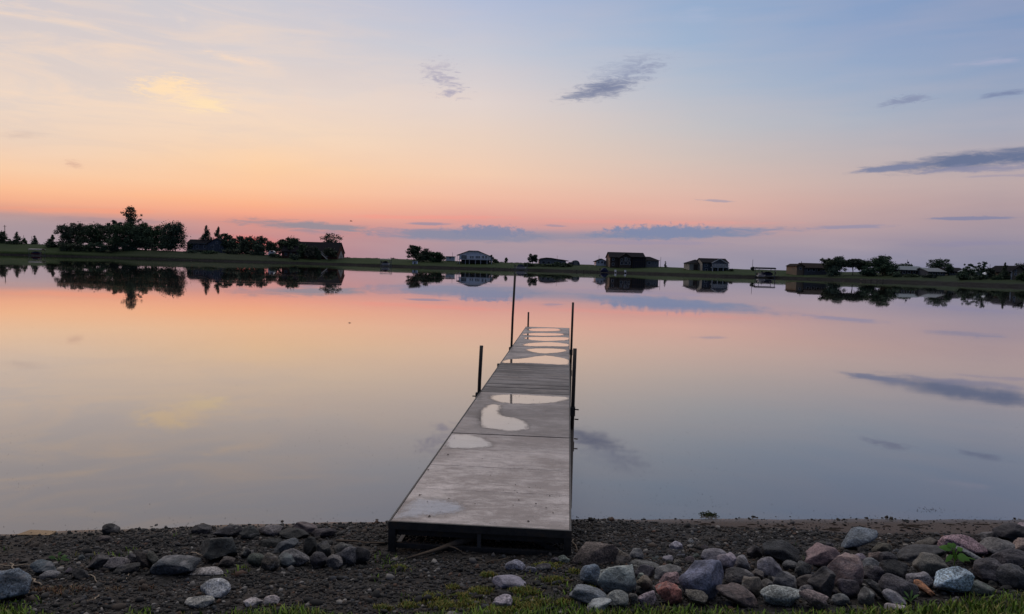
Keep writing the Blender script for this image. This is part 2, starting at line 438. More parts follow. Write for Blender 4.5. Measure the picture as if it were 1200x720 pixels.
# ------------------------------------------------------------------ water
def water_mat(name, body, ior, rough, ripple, calm=False):
    m = bpy.data.materials.new(name); m.use_nodes = True
    t = NT(m.node_tree)
    for nd in list(t.n): t.n.remove(nd)
    geo = t.new('ShaderNodeNewGeometry').outputs['Position']
    n1 = t.noise(t.mapping(geo, scale=(0.7, 1.6, 1)), 0.9, 2, 0.5)
    n2 = t.noise(t.mapping(geo, scale=(0.06, 0.12, 1)), 1.0, 2, 0.5)
    h = t.math('ADD', t.math('MULTIPLY', n1, ripple), t.math('MULTIPLY', n2, ripple * 6))
    nrm = t.bump(h, 1.0, 1.0)
    lw = t.new('ShaderNodeLayerWeight'); lw.inputs[0].default_value = 0.5
    t.l.new(nrm, lw.inputs['Normal'])
    cosi = t.math('SUBTRACT', 1.0, lw.outputs['Facing'])
    fr = t.math('MAXIMUM', t.math('DIVIDE', 1.0, t.math('ADD', 1.0, t.math('POWER', t.math('DIVIDE', cosi, ior), 2.0))), 0.02)     # grazing light mirrors, steep light sinks in
    gl = t.new('ShaderNodeBsdfGlossy'); gl.inputs['Roughness'].default_value = rough; gl.inputs['Color'].default_value = (0.97, 0.97, 0.97, 1)
    t.l.new(nrm, gl.inputs['Normal'])
    if not calm:      # breeze patches
        t.l.new(t.rng(t.noise(t.mapping(geo, scale=(0.05, 0.22, 1)), 1.0, 4, 0.6), 0.4, 0.7, rough * 0.6, rough * 4.5), gl.inputs['Roughness'])
    df = t.new('ShaderNodeBsdfDiffuse')
    nb = t.noise(t.mapping(geo, scale=(0.25, 0.5, 1)), 0.6, 3, 0.5)
    t.l.new(t.mix(t.rng(nb, 0.35, 0.65), (*[c * 0.94 for c in body], 1), (*[c * 1.06 for c in body], 1)), df.inputs['Color'])
    body_ = df.outputs[0]
    if calm:      # the boards show through the thin film
        tb_ = t.new('ShaderNodeBsdfTransparent'); tb_.inputs['Color'].default_value = (0.86, 0.83, 0.81, 1)
        mb_ = t.new('ShaderNodeMixShader'); mb_.inputs[0].default_value = 0.72
        t.l.new(df.outputs[0], mb_.inputs[1]); t.l.new(tb_.outputs[0], mb_.inputs[2]); body_ = mb_.outputs[0]
    mx = t.new('ShaderNodeMixShader'); t.l.new(fr, mx.inputs[0]); t.l.new(body_, mx.inputs[1]); t.l.new(gl.outputs[0], mx.inputs[2])
    o = t.new('ShaderNodeOutputMaterial')
    if calm:      # a puddle thins out to nothing at its rim
        a = t.new('ShaderNodeAttribute', attribute_name='depth'); tr = t.new('ShaderNodeBsdfTransparent')
        dn = t.math('ADD', a.outputs['Fac'], t.math('MULTIPLY', t.math('SUBTRACT', t.math('ADD', t.math('MULTIPLY', t.noise(geo, 22, 5, 0.65), 0.6), t.math('MULTIPLY', t.noise(geo, 80, 3, 0.6), 0.4)), 0.5), 1.35))
        e = t.math('MULTIPLY', t.rng(dn, 0.36, 0.72), t.rng(a.outputs['Fac'], 0.0, 0.25))
        damp = t.math('MULTIPLY', t.math('MULTIPLY', t.rng(dn, 0.05, 0.38), t.math('MINIMUM', t.math('MULTIPLY', a.outputs['Fac'], 5.0), 1.0)), 0.14)
        dd = t.new('ShaderNodeBsdfDiffuse'); dd.inputs['Color'].default_value = (0.11, 0.09, 0.08, 1)
        m1 = t.new('ShaderNodeMixShader'); t.l.new(damp, m1.inputs[0]); t.l.new(tr.outputs[0], m1.inputs[1]); t.l.new(dd.outputs[0], m1.inputs[2])
        m2 = t.new('ShaderNodeMixShader'); t.l.new(e, m2.inputs[0]); t.l.new(m1.outputs[0], m2.inputs[1]); t.l.new(mx.outputs[0], m2.inputs[2]); mx = m2
    t.l.new(mx.outputs[0], o.inputs[0])
    return m
M['lake'] = water_mat('lake', (0.104, 0.093, 0.088), 0.19, 0.010, 0.00032)
M['puddle'] = water_mat('puddle', (0.34, 0.31, 0.295), 0.21, 0.05, 0.0, True)
mb = MB()
xs = [-4000, -600, -120, -30, -8, -2, 2, 8, 30, 120, 600, 4000]; ys = [2.5, 8, 20, 60, 160, 450, 900]
for i in range(len(xs) - 1):
    for j in range(len(ys) - 1):
        mb.add([(xs[i], ys[j], 0), (xs[i + 1], ys[j], 0), (xs[i + 1], ys[j + 1], 0), (xs[i], ys[j + 1], 0)], [(0, 1, 2, 3)])
me = bpy.data.meshes.new('water'); bm = bmesh.new()
tmp = bpy.data.meshes.new('tmp'); tmp.from_pydata([tuple(v) for v in mb.v], [], mb.f); bm.from_mesh(tmp); bpy.data.meshes.remove(tmp)
bmesh.ops.remove_doubles(bm, verts=bm.verts, dist=1e-4); bm.to_mesh(me); bm.free()
tag(link('water', me, M['lake']), 'calm lake water mirroring the dusk sky', None, None, 'structure')

# ------------------------------------------------------------------ near ground
def axis(lo, hi, fine_lo, fine_hi, step, grow=1.35):
    a = list(np.arange(fine_lo, fine_hi + 1e-6, step)); s = step
    x = fine_hi
    while x < hi: s *= grow; x += s; a.append(min(x, hi))
    s = step; x = fine_lo; pre = []
    while x > lo: s *= grow; x -= s; pre.append(max(x, lo))
    return np.array(pre[::-1] + a)
gx = axis(-420, 420, -5.5, 5.5, 0.06); gy = axis(-320, 70, 2.4, 6.8, 0.05)
V = np.array([(x, y, ground(x, y)) for y in gy for x in gx]); nx = len(gx)
Fq = np.array([(j * nx + i, j * nx + i + 1, (j + 1) * nx + i + 1, (j + 1) * nx + i) for j in range(len(gy) - 1) for i in range(nx - 1)])
# how sandy / how mossy each spot is (real ground cover, by position)
def sandy(x, y):
    d = y_water(x) - y
    wdt = interp(x, [(0.8, 0.03), (1.5, 0.26), (2.6, 0.46), (4.5, 0.62)])
    return max(0.0, min(1.0, (wdt - d) / 0.08 + 0.6 * noise.noise(Vector((x * 3, y * 7, 1))))) if d > -0.6 else 0.0
def grassy(x, y):
    """0..1, chance of turf at this spot"""
    px, py = proj((x, y, g_smooth(x, y)))
    n = noise.noise(Vector((x * 2.3, y * 2.3, 9.1))) + 0.5 * noise.noise(Vector((x * 6.1, y * 6.1, 2.7)))
    edge = interp(px, [(-200, 712), (0, 710), (60, 720), (120, 732), (165, 713), (215, 730), (290, 710), (350, 711), (430, 728), (480, 718), (560, 713), (640, 711), (690, 712), (760, 711), (850, 712), (950, 717), (1000, 712), (1060, 707), (1110, 700), (1200, 694), (1400, 690)])
    core = (py - edge) / 14.0 + 0.5 * n
    patch = 0.0
    if 470 < px < 690 and py > 655:
        patch = 0.50 * n - 0.02 + (py - 690) / 160.0 + (0.16 if px > 600 else 0)
    elif py > 640 and px < 470:
        patch = 0.55 * n - 0.22
    elif py > 640: patch = 0.5 * n - 0.3
    return max(0.0, min(1.0, max(core, patch)))
at = np.zeros((len(V), 3))
for k, (x, y, z) in enumerate(V):
    if -8 < x < 8 and 2 < y < 8:
        at[k, 0] = sandy(x, y)
        at[k, 1] = grassy(x, y)
        at[k, 2] = max(0.0, min(1.0, 1 - (y_water(x) - y + 0.05 * noise.noise(Vector((x * 4, y * 4, 3)))) / 0.16))
    elif y <= 2: at[k, 1] = 1.0
m, t, b = newmat('shore_soil')
pos = t.new('ShaderNodeNewGeometry').outputs['Position']
atr = t.new('ShaderNodeAttribute', attribute_name='cover'); sx = t.new('ShaderNodeSeparateColor'); t.l.new(atr.outputs['Color'], sx.inputs[0])
vor = t.new('ShaderNodeTexVoronoi'); vor.inputs['Scale'].default_value = 46; t.l.new(pos, vor.inputs['Vector'])
vc = t.new('ShaderNodeSeparateColor'); t.l.new(vor.outputs['Color'], vc.inputs[0])
grit = t.ramp(vc.outputs[0], [(0.0, (0.0045, 0.0044, 0.0044, 1)), (0.5, (0.010, 0.0094, 0.0092, 1)), (0.85, (0.022, 0.0195, 0.019, 1)), (1.0, (0.08, 0.073, 0.07, 1))])
nf = t.noise(pos, 60, 4, 0.6); nm = t.noise(pos, 4, 4, 0.6)
nmud = t.noise(t.mapping(pos, scale=(0.8, 1.6, 1)), 1.6, 5, 0.65)
grit = t.mix(t.rng(nmud, 0.46, 0.60, 0, 0.85), grit, t.mix(nf, (0.016, 0.0125, 0.0095, 1), (0.034, 0.026, 0.020, 1)))
sand = t.mix(nf, (0.048, 0.035, 0.030, 1), (0.080, 0.058, 0.050, 1))
turf = t.mix(nm, (0.018, 0.027, 0.008, 1), (0.040, 0.050, 0.013, 1))
c = t.mix(sx.outputs[0], grit, sand); c = t.mix(t.math('MULTIPLY', sx.outputs[1], 0.85), c, turf)
c = t.mix(t.math('MULTIPLY', sx.outputs[2], 0.55), c, (0.006, 0.0055, 0.005, 1))
t.l.new(c, b.inputs['Base Color'])
t.l.new(t.rng(sx.outputs[2], 0, 1, 0.85, 0.30), b.inputs['Roughness'])
b.inputs['Specular IOR Level'].default_value = 0.3
hh = t.math('ADD', t.math('MULTIPLY', vor.outputs['Distance'], -0.8), t.math('MULTIPLY', nf, 0.4))
t.l.new(t.bump(hh, 0.8, 0.010), b.inputs['Normal'])
M['shore_soil'] = m
go = np_mesh('ground', V, Fq, m, None, True, {'cover': at})
tag(go, 'dark gravelly lake shore with a sandy strip and thin turf', None, None, 'structure')

# ------------------------------------------------------------------ far land
m, t, b = newmat('meadow')
pos = t.new('ShaderNodeNewGeometry'); pz = t.new('ShaderNodeSeparateXYZ'); t.l.new(pos.outputs['Position'], pz.inputs[0])
n1 = t.noise(t.mapping(pos.outputs['Position'], scale=(1, 0.5, 1)), 0.05, 5, 0.6); n2 = t.noise(pos.outputs['Position'], 0.6, 4, 0.65)
gr = t.mix(t.rng(n1, 0.35, 0.65), (0.015, 0.030, 0.010, 1), (0.026, 0.046, 0.014, 1))
gr = t.mix(t.rng(n2, 0.4, 0.75, 0, 0.6), gr, (0.034, 0.042, 0.019, 1))
sa = t.new('ShaderNodeAttribute', attribute_name='scrub')
gr = t.mix(t.math('MULTIPLY', sa.outputs['Fac'], t.rng(n2, 0.25, 0.6, 0.95, 0.55)), gr, (0.012, 0.017, 0.010, 1))
rk = t.mix(n2, (0.007, 0.007, 0.0075, 1), (0.028, 0.027, 0.028, 1))
zz = t.math('ADD', pz.outputs[2], t.math('MULTIPLY', t.math('SUBTRACT', n2, 0.5), 0.9))
t.l.new(t.mix(t.rng(zz, 0.45, 0.75), rk, gr), b.inputs['Base Color']); b.inputs['Roughness'].default_value = 0.95
t.l.new(t.bump(n2, 0.6, 0.5), b.inputs['Normal'])
b.inputs['Specular IOR Level'].default_value = 0.1
M['meadow'] = m
pxs = list(range(-2400, -400, 100)) + list(range(-400, 1600, 10)) + list(range(1600, 3700, 100))
ts = [-6, 0, 0.5, 1.0, 1.6, 2.2, 3.0, 3.8, 6, 9, 13, 18, 23, 28, 36, 45, 80, 160, 400, 1000, 2500, 6000]
V = []; scr = []
for tt in ts:
    for p in pxs:
        D = interp(p, FDW) + tt
        j = 1.6 * noise.noise(Vector((p * 0.05, tt * 0.1, 0))) + 0.8 * noise.noise(Vector((p * 0.21, tt * 0.3, 5)))
        D += j
        z = far_z(p, interp(p, FDW) + tt)
        if tt > 0: z += min(0.25, 0.06 * tt) * noise.noise(Vector((p * 0.037, tt * 0.06, 7)))
        V.append((D * (p - 600) / FPX, D, z))
        sv = interp(p, [(60, 0), (120, 0.6), (180, 1), (320, 1), (345, 0.3), (400, 0.15), (600, 0.2), (640, 0.6), (690, 0.2), (940, 0.1), (1010, 0.7), (1200, 0.75), (1600, 0.5)]); scr.append((sv, sv, sv))
n = len(pxs)
Fq = [(j * n + i, j * n + i + 1, (j + 1) * n + i + 1, (j + 1) * n + i) for j in range(len(ts) - 1) for i in range(n - 1)]
tag(np_mesh('terrain', V, Fq, m, None, True, {'scrub': np.array(scr)}), 'low green far bank of the lake', None, None, 'structure')
# ------------------------------------------------------------------ dock
ZD = 0.29
O_ = at_z(669.6, 621.5, ZD)                       # near right corner of the deck
vp = ray(666.6, 311.4); A_ = Vector((vp.x, vp.y, 0)).normalized(); Q_ = Vector((-A_.y, A_.x, 0))   # along, and to the left
DW = (at_z(453.5, 614, ZD) - O_).dot(Q_)
def along(px, py): return (at_z(px, py, ZD) - O_).dot(A_)
cuts = [0.0, along(600, 510.5), along(615, 461), along(630, 427.5), along(636, 407.3), along(640, 394.3), along(645, 383.8)]
print('dock width', DW, 'cuts', [round(c, 2) for c in cuts])
dock = empty('dock', O_ + Q_ * DW / 2 - Vector((0, 0, ZD)), 'long narrow weathered dock running out from the gravel shore, with rain puddles', 'dock')
dock.rotation_euler = (0, 0, math.atan2(-A_.x, A_.y))
# local frame: x to the right, y along the dock, z up
def dl(u, s, z): return Vector((DW / 2 - u, s, z))          # u = metres left of the right edge

def deck_mat(name, base, dark, grain, wet):
    m, t, b = newmat(name)
    co = t.new('ShaderNodeTexCoord').outputs['Object']
    geo = t.new('ShaderNodeNewGeometry')
    big = t.noise(t.mapping(co, loc=(3.1, 1.7, 0), scale=(1.0, 1.4, 1)), 1.3, 5, 0.62, 0.3)
    gr = t.noise(t.mapping(co, scale=(2.2, 34, 20)), 1.4, 5, 0.68, 0.2)
    fine = t.noise(co, 120, 3, 0.6)
    spot = t.noise(t.mapping(co, loc=(9, 4, 2)), 8, 4, 0.7)
    mid = t.noise(t.mapping(co, loc=(1, 8, 3), scale=(1.0, 2.0, 1)), 7, 6, 0.72, 0.4)
    f = t.math('ADD', t.math('MULTIPLY', big, 0.36), t.math('ADD', t.math('MULTIPLY', gr, grain), t.math('ADD', t.math('MULTIPLY', mid, 0.30), t.math('MULTIPLY', fine, 0.16))))
    c = t.ramp(f, [(0.375 + grain * 0.46, (*dark, 1)), (0.455 + grain * 0.54, (*base, 1))])
    c = t.mix(t.rng(spot, 0.56, 0.66, 0, 0.5), c, (dark[0] * 0.7, dark[1] * 0.68, dark[2] * 0.66, 1))
    sep_ = t.new('ShaderNodeSeparateXYZ'); t.l.new(co, sep_.inputs[0])
    damp = t.noise(t.mapping(co, loc=(4, 2, 1), scale=(0.8, 1.3, 1)), 2.2, 5, 0.65)
    c = t.mix(t.math('MULTIPLY', t.rng(t.math('ADD', sep_.outputs[1], t.math('MULTIPLY', damp, 1.2)), 1.3, 2.6, 0.0, 0.36), 1.0), c, (0.14, 0.115, 0.108, 1))
    c = t.mix(t.rng(damp, 0.52, 0.64, 0, 0.35), c, (0.22, 0.175, 0.15, 1))
    dots = t.noise(t.mapping(co, loc=(2, 2, 6)), 55, 2, 0.5)
    c = t.mix(t.rng(dots, 0.66, 0.72, 0, 0.75), c, (0.05, 0.045, 0.042, 1))
    oi = t.new('ShaderNodeObjectInfo'); c = t.mix(1.0, c, oi.outputs['Color'], 'MULTIPLY')
    rnd = geo.outputs['Random Per Island']
    streak = t.noise(t.mapping(co, scale=(1.2, 11, 5)), 1.0, 4, 0.65)
    c = t.mix(1.0, c, t.rng(streak, 0.36, 0.64, 1 - 0.9 * grain, 1 + 0.9 * grain), 'MULTIPLY')
    c = t.mix(1.0, c, t.rng(rnd, 0, 1, 0.92 - 0.5 * grain, 1.06 + 0.5 * grain), 'MULTIPLY')
    t.l.new(c, b.inputs['Base Color'])
    t.l.new(t.rng(t.math('ADD', big, t.math('MULTIPLY', spot, 0.4)), 0.5, 0.9, wet + 0.2, wet), b.inputs['Roughness'])
    t.l.new(t.bump(t.math('ADD', gr, t.math('MULTIPLY', fine, 0.5)), 0.6, 0.0025), b.inputs['Normal'])
    return m
M['deck_grey'] = deck_mat('deck_grey', (0.50, 0.44, 0.415), (0.24, 0.20, 0.185), 0.10, 0.36)
M['deck_dark'] = deck_mat('deck_dark', (0.13, 0.120, 0.118), (0.022, 0.020, 0.021), 0.50, 0.50)
M['deck_damp'] = deck_mat('deck_damp', (0.34, 0.30, 0.285), (0.05, 0.044, 0.043), 0.30, 0.34)
board_n = [4, 3, 21, 3, 3, 3]
for i in range(6):
    s0, s1 = cuts[i] + (0.012 if i else 0), cuts[i + 1] - 0.012
    nb = board_n[i]; mb = MB()
    if i == 0: edges = [0, along(600, 577.5), along(600, 549), along(600, 529), s1]
    elif i == 1: edges = [s0, along(610, 480), s1]
    else: edges = list(np.linspace(s0, s1, nb + 1))
    for a, b_ in zip(edges[:-1], edges[1:]):
        j = random.uniform(-0.0005, 0.0005)
        p0 = dl(DW - 0.012, a + 0.002, ZD - 0.030); p1 = dl(0.012, b_ - 0.002, ZD + j)
        mb.box(p0.x, p1.x, p0.y + (0.002 if i == 2 else 0), p1.y - (0.002 if i == 2 else 0), p0.z, p1.z + (random.uniform(-0.003, 0.001) if i == 2 else 0))
    o = mb.build('deck_section', M['deck_dark'] if i == 2 else M['deck_damp'] if i > 2 else M['deck_grey'], dock, bevel=0.0025)
    o.color = (*[(1.0, 0.62, 1.0, 0.85, 0.85, 0.9)[i]] * 3, 1)
    if i == 2: o['label'] = 'darker grainy dry deck section'
    fr = MB()
    for u in (0.0, DW):
        e = dl(u, 0, 0).x; sgn = -1 if u == 0 else 1
        fr.box(min(e, e + sgn * 0.011), max(e, e + sgn * 0.011), s0 - 0.006, s1 + 0.006, ZD - 0.105, ZD + 0.004)
    for s in (s0 + 0.02, (s0 + s1) / 2, s1 - 0.05):
        fr.box(-DW / 2 + 0.012, DW / 2 - 0.012, s, s + 0.03, ZD - 0.098, ZD - 0.034)
    fr.build('section_frame', M['frame_steel'], o)
# near end: lip, legs, bottom rail, strut
lip = MB(); lip.box(-DW / 2 - 0.002, DW / 2 + 0.002, -0.022, -0.002, ZD - 0.05, ZD + 0.003)
lip.build('end_rail', M['frame_steel'], dock, bevel=0.003)
zl = 0.115
rl = MB(); rl.box(-DW / 2 + 0.03, DW / 2 - 0.03, -0.012, 0.018, zl, zl + 0.032); rl.build('bottom_rail', M['frame_steel'], dock, bevel=0.003)
for xx in (-DW / 2 + 0.022, DW / 2 - 0.022):
    l_ = MB(); l_.box(xx - 0.024, xx + 0.024, -0.020, 0.030, 0.045, ZD - 0.036); l_.build('leg', M['frame_steel'], dock, bevel=0.004)
st_ = MB(); st_.box(-0.012 + 0.0, 0.012, -0.010, 0.012, zl + 0.032, ZD - 0.05); st_.build('strut', M['lift_metal'], dock)
br = MB(); br.bar((0.18, 0.15, ZD - 0.06), (DW / 2 - 0.09, 0.05, zl + 0.02), 0.02, 0.03); br.build('brace', M['frame_steel'], dock)
for xx in (-DW / 2 + 0.03, DW / 2 - 0.03):
    side = MB(); side.box(xx - 0.014, xx + 0.014, 0.03, 1.4, zl - 0.06, zl - 0.03); side.build('side_rail', M['frame_steel'], dock)
# posts
def post(s, left, top, lean=0.0, r=0.0235, off=0.030, knobs=()):
    x = (-DW / 2 - off) if left else (DW / 2 + off)
    mb = MB(); mb.tube([(x, s, -0.9), (x + lean * 0.5, s, top * 0.5), (x + lean, s, top)], r, 12)
    o = mb.build('post', M['dark_pipe'], dock, True)
    k = MB()
    sg = 1 if left else -1
    k.box(min(x - 0.033, x + 0.033), max(x - 0.033, x + 0.033), s - 0.034, s + 0.034, ZD - 0.13, ZD - 0.02)
    k.build('bracket', M['frame_steel'], o, bevel=0.003)
    for zk in knobs:
        kb = MB(); kb.tube([(x - sg * 0.03, s, zk), (x - sg * 0.075, s - 0.01, zk)], 0.008, 8); kb.build('set_screw', M['dark_pipe'], o)
def pz(px, py, s):
    """height of the picture point (px,py) at distance s along the dock"""
    p = O_ + A_ * s; return pt(px, py, p.y).z
s1_ = cuts[2] + 0.03
post(s1_, True, pz(562, 406, s1_), 0.028, knobs=(ZD - 0.07,))
s2_ = cuts[4] + 0.02
post(s2_, True, pz(600, 322.5, s2_), 0.05)
s3_ = cuts[6] - 0.05
post(s3_, True, pz(613, 366, s3_), 0.0, off=-0.06)
s5_ = cuts[4] - 0.05
post(s5_, False, pz(668.5, 354.5, s5_), 0.01, knobs=())
s6_ = along(668, 475)
post(s6_, False, pz(670.5, 408.5, s6_), 0.006, knobs=(ZD - 0.05, ZD - 0.17))
bk = MB()
for s in (cuts[3] + 0.02,):
    bk.box(-DW / 2 - 0.05, -DW / 2 - 0.002, s - 0.03, s + 0.03, ZD - 0.11, ZD - 0.01)
bk.build('bracket', M['frame_steel'], dock, bevel=0.003)
for s in np.linspace(cuts[1], cuts[6] - 0.1, 6):     # legs under water
    for x in (-DW / 2 + 0.08, DW / 2 - 0.08):
        l_ = MB(); l_.tube([(x, s, -1.0), (x, s, ZD - 0.034)], 0.022, 8); l_.build('leg', M['dark_pipe'], dock)
# rain puddles: thin films in the sags of the deck
PUD = [
 [(457, 608.5), (466, 596), (478, 586), (506, 583), (537, 587.5), (551, 596), (541, 603), (512, 606.5), (478, 609.5)],
 [(521.5, 522), (525, 511), (537, 509), (558, 511), (576, 518.5), (574, 524), (552, 526), (531, 526)],
 [(561, 491), (564, 480.5), (575, 474), (587, 475.5), (586, 483.5), (592, 488), (606, 490), (619, 496.5), (618, 503), (601, 506), (579, 503.5), (563, 500)],
 [(573, 466.5), (583, 463), (601, 462.3), (638, 464), (665.5, 465.5), (664, 469.5), (638, 473.5), (601, 473.5), (583, 471)],
 [(587, 425), (594, 421.5), (611, 420.3), (630, 417.5), (646, 417.2), (665.5, 421.5), (665.5, 427.5), (641.5, 427), (618, 425.8), (598, 426)],
 [(616, 410.2), (627, 408.6), (646, 408.6), (664, 410), (660, 412.8), (639, 414.6), (624, 413)],
 [(612, 404.6), (620, 402.4), (644, 401.2), (665.4, 403.2), (665.6, 406.2), (639, 406.1), (623, 406)],
 [(613.5, 396.6), (623, 395.2), (664, 395.6), (665.6, 398.6), (641.5, 400), (623, 398.8)],
 [(612, 391.8), (630, 390.4), (658, 391.2), (660, 393.1), (639, 394), (619, 393.2)],
 [(618, 386), (634.5, 385), (653, 385.4), (657, 387.6), (644, 388.6), (624, 388.2)],
]
inv = Matrix.Rotation(-dock.rotation_euler[2], 3, 'Z')
for i, poly in enumerate(PUD):
    pl = []
    for p in poly:
        q = inv @ (at_z(p[0], p[1], ZD) - dock.location); pl.append(Vector((q.x, q.y)))
    n = len(pl); sm = []
    for k in range(n):
        p0, p1, p2, p3 = pl[k - 1], pl[k], pl[(k + 1) % n], pl[(k + 2) % n]
        for j in range(8):
            u = j / 8.0
            sm.append(0.5 * ((2 * p1) + (p2 - p0) * u + (2 * p0 - 5 * p1 + 4 * p2 - p3) * u * u + (3 * p1 - p0 - 3 * p2 + p3) * u ** 3))
    c = sum(sm, Vector((0, 0))) / len(sm)
    lim = DW / 2 - 0.016
    ring = []
    for q in sm:
        d = q - c
        f = 1 + 0.05 * noise.noise(Vector((q.x * 9, q.y * 9, i))) + 0.04 * noise.noise(Vector((q.x * 26, q.y * 26, i)))
        ring.append(c + d * f)
    rg = np.array([(v.x, v.y) for v in ring]); r2 = np.roll(rg, -1, 0)
    x0_, y0_ = rg.min(0) - 0.06; x1_, y1_ = rg.max(0) + (0.06, 0.12)
    x0_, x1_ = max(x0_, -lim), min(x1_, lim)
    nx_, ny_ = int((x1_ - x0_) / 0.012) + 2, int((y1_ - y0_) / (0.012 if i < 4 else 0.02)) + 2
    gxx, gyy = np.meshgrid(np.linspace(x0_, x1_, nx_), np.linspace(y0_, y1_, ny_)); pts = np.stack([gxx.ravel(), gyy.ravel()], 1)
    dmin = np.full(len(pts), 9.0); ins = np.zeros(len(pts), bool)
    for (ax, ay), (bx, by) in zip(rg, r2):
        e = np.array([bx - ax, by - ay]); u = np.clip(((pts - (ax, ay)) @ e) / max(1e-9, e @ e), 0, 1)
        dmin = np.minimum(dmin, np.hypot(*(pts - (np.array([ax, ay]) + u[:, None] * e)).T))
        cr_ = ((ay > pts[:, 1]) != (by > pts[:, 1]))
        with np.errstate(divide='ignore', invalid='ignore'):
            ins ^= cr_ & (pts[:, 0] < (bx - ax) * (pts[:, 1] - ay) / (by - ay) + ax)
    sd_ = np.where(ins, dmin, -dmin)
    dep = np.clip((sd_ + 0.05) / (0.15 if i == 0 else 0.135), 0, 1) * (0.74 if i == 0 else 1.0)
    idx = np.arange(len(pts)).reshape(ny_, nx_)
    q4 = np.stack([idx[:-1, :-1], idx[:-1, 1:], idx[1:, 1:], idx[1:, :-1]], -1).reshape(-1, 4)
    q4 = q4[(dep[q4] > 0).any(1)]
    used_ = np.unique(q4); re_ = np.full(len(pts), -1); re_[used_] = np.arange(len(used_))
    o = np_mesh('puddle', np.column_stack([pts[used_], np.full(len(used_), ZD + 0.002)]), re_[q4], M['puddle'], dock, False, {'depth': np.repeat(dep[used_][:, None], 3, 1)})
# leaf crumbs and grit lying on the boards
V = []; F = []
crumbs = [(525, 533.5), (502, 551.5), (492, 581), (501, 589), (526, 585), (503.5, 606), (601.5, 593), (604, 569), (619, 612), (640, 596), (575, 558), (606, 578), (620, 572), (644, 582), (648, 602), (608, 587), (628, 591)]
for k in range(70):
    if k < len(crumbs):
        p = at_z(*crumbs[k], ZD); sz = random.uniform(0.006, 0.012)
        q = inv @ (p - dock.location); x, y = q.x, q.y
    else:
        x, y, sz = random.uniform(-DW / 2 + 0.05, DW / 2 - 0.05), random.uniform(0.05, 5.0), random.uniform(0.0025, 0.006)
    a = random.uniform(0, 6.28); b0 = len(V)
    for j in range(5):
        rr = sz * random.uniform(0.6, 1.2); V.append((x + rr * math.cos(a + j * 1.257), y + rr * math.sin(a + j * 1.257) * 0.8, ZD + 0.0045))
    V.append((x, y, ZD + 0.0045 + sz * 0.7))
    F += [(b0 + j, b0 + (j + 1) % 5, b0 + 5) for j in range(5)]
M['crumb'] = plain('crumb', (0.03, 0.024, 0.02), 0.9, 0.4, 30)
cr = np_mesh('leaf_crumbs', np.array(V), np.array(F), M['crumb'])
cr.location = dock.location; cr.rotation_euler = dock.rotation_euler
tag(cr, 'dark leaf crumbs and grit scattered on the near deck boards', None, None, 'stuff')

# ------------------------------------------------------------------ rocks
m, t, b = newmat('field_stone')
oi = t.new('ShaderNodeObjectInfo'); co = t.new('ShaderNodeTexCoord').outputs['Object']
of = t.new('ShaderNodeVectorMath', operation='ADD'); t.l.new(co, of.inputs[0])
sc_ = t.math('MULTIPLY', oi.outputs['Random'], 37.0)
cx = t.new('ShaderNodeCombineXYZ'); t.l.new(sc_, cx.inputs[0]); t.l.new(sc_, cx.inputs[1]); t.l.new(cx.outputs[0], of.inputs[1])
v = of.outputs[0]
n1 = t.noise(v, 9, 5, 0.6, 0.4); n2 = t.noise(v, 95, 3, 0.65); n3 = t.noise(t.mapping(v, rot=(0.4, 0.5, 0), scale=(1, 1, 5)), 9, 4, 0.6, 0.6); n4 = t.noise(v, 30, 5, 0.7)
c = t.mix(1.0, oi.outputs['Color'], t.rng(n1, 0.32, 0.70, 0.45, 1.50), 'MULTIPLY')
fr_ = t.math('FRACT', t.math('MULTIPLY', oi.outputs['Random'], 7.13)); fr2_ = t.math('FRACT', t.math('MULTIPLY', oi.outputs['Random'], 23.7))
c = t.mix(t.math('ADD', 0.15, t.math('MULTIPLY', fr_, 0.85)), c, t.mix(1.0, c, t.rng(n2, 0.36, 0.66, 0.32, 2.1), 'MULTIPLY'))
c = t.mix(t.math('MULTIPLY', fr2_, 0.7), c, t.mix(1.0, c, t.rng(n4, 0.38, 0.62, 0.45, 1.5), 'MULTIPLY'))
band = t.rng(n3, 0.52, 0.66, 0, 1); bandy = t.rng(oi.outputs['Random'], 0.3, 0.9, 0.0, 0.5)
c = t.mix(t.math('MULTIPLY', band, bandy), c, (0.30, 0.28, 0.28, 1))
c = t.mix(t.rng(n4, 0.60, 0.72, 0, 0.6), c, (0.045, 0.042, 0.040, 1))
lich = t.math('MULTIPLY', t.rng(t.noise(t.mapping(v, loc=(5, 2, 7)), 12, 5, 0.7), 0.60, 0.68, 0, 0.7), t.rng(oi.outputs['Random'], 0.45, 0.55))
c = t.mix(lich, c, (0.33, 0.33, 0.30, 1))
t.l.new(c, b.inputs['Base Color']); b.inputs['Roughness'].default_value = 0.78
t.l.new(t.bump(t.math('ADD', t.math('MULTIPLY', n2, 0.35), t.math('ADD', n4, n1)), 1.0, 0.016), b.inputs['Normal'])
M['field_stone'] = m
CK = {'b': (0.105, 0.118, 0.142), 'g': (0.135, 0.132, 0.135), 'd': (0.045, 0.044, 0.046), 'k': (0.022, 0.022, 0.024), 'n': (0.085, 0.070, 0.062), 'p': (0.160, 0.120, 0.118),
      'r': (0.23, 0.088, 0.078), 'w': (0.40, 0.39, 0.40), 'l': (0.25, 0.245, 0.25), 'm': (0.130, 0.118, 0.130), 't': (0.175, 0.135, 0.11), 'G': (0.085, 0.092, 0.085), 'B': (0.34, 0.40, 0.52), 'o': (0.28, 0.13, 0.06)}
ico = bmesh.new(); bmesh.ops.create_icosphere(ico, subdivisions=4, radius=1.0)
ICO_V = np.array([v.co[:] for v in ico.verts]); ICO_F = [tuple(v.index for v in f.verts) for f in ico.faces]; ico.free()
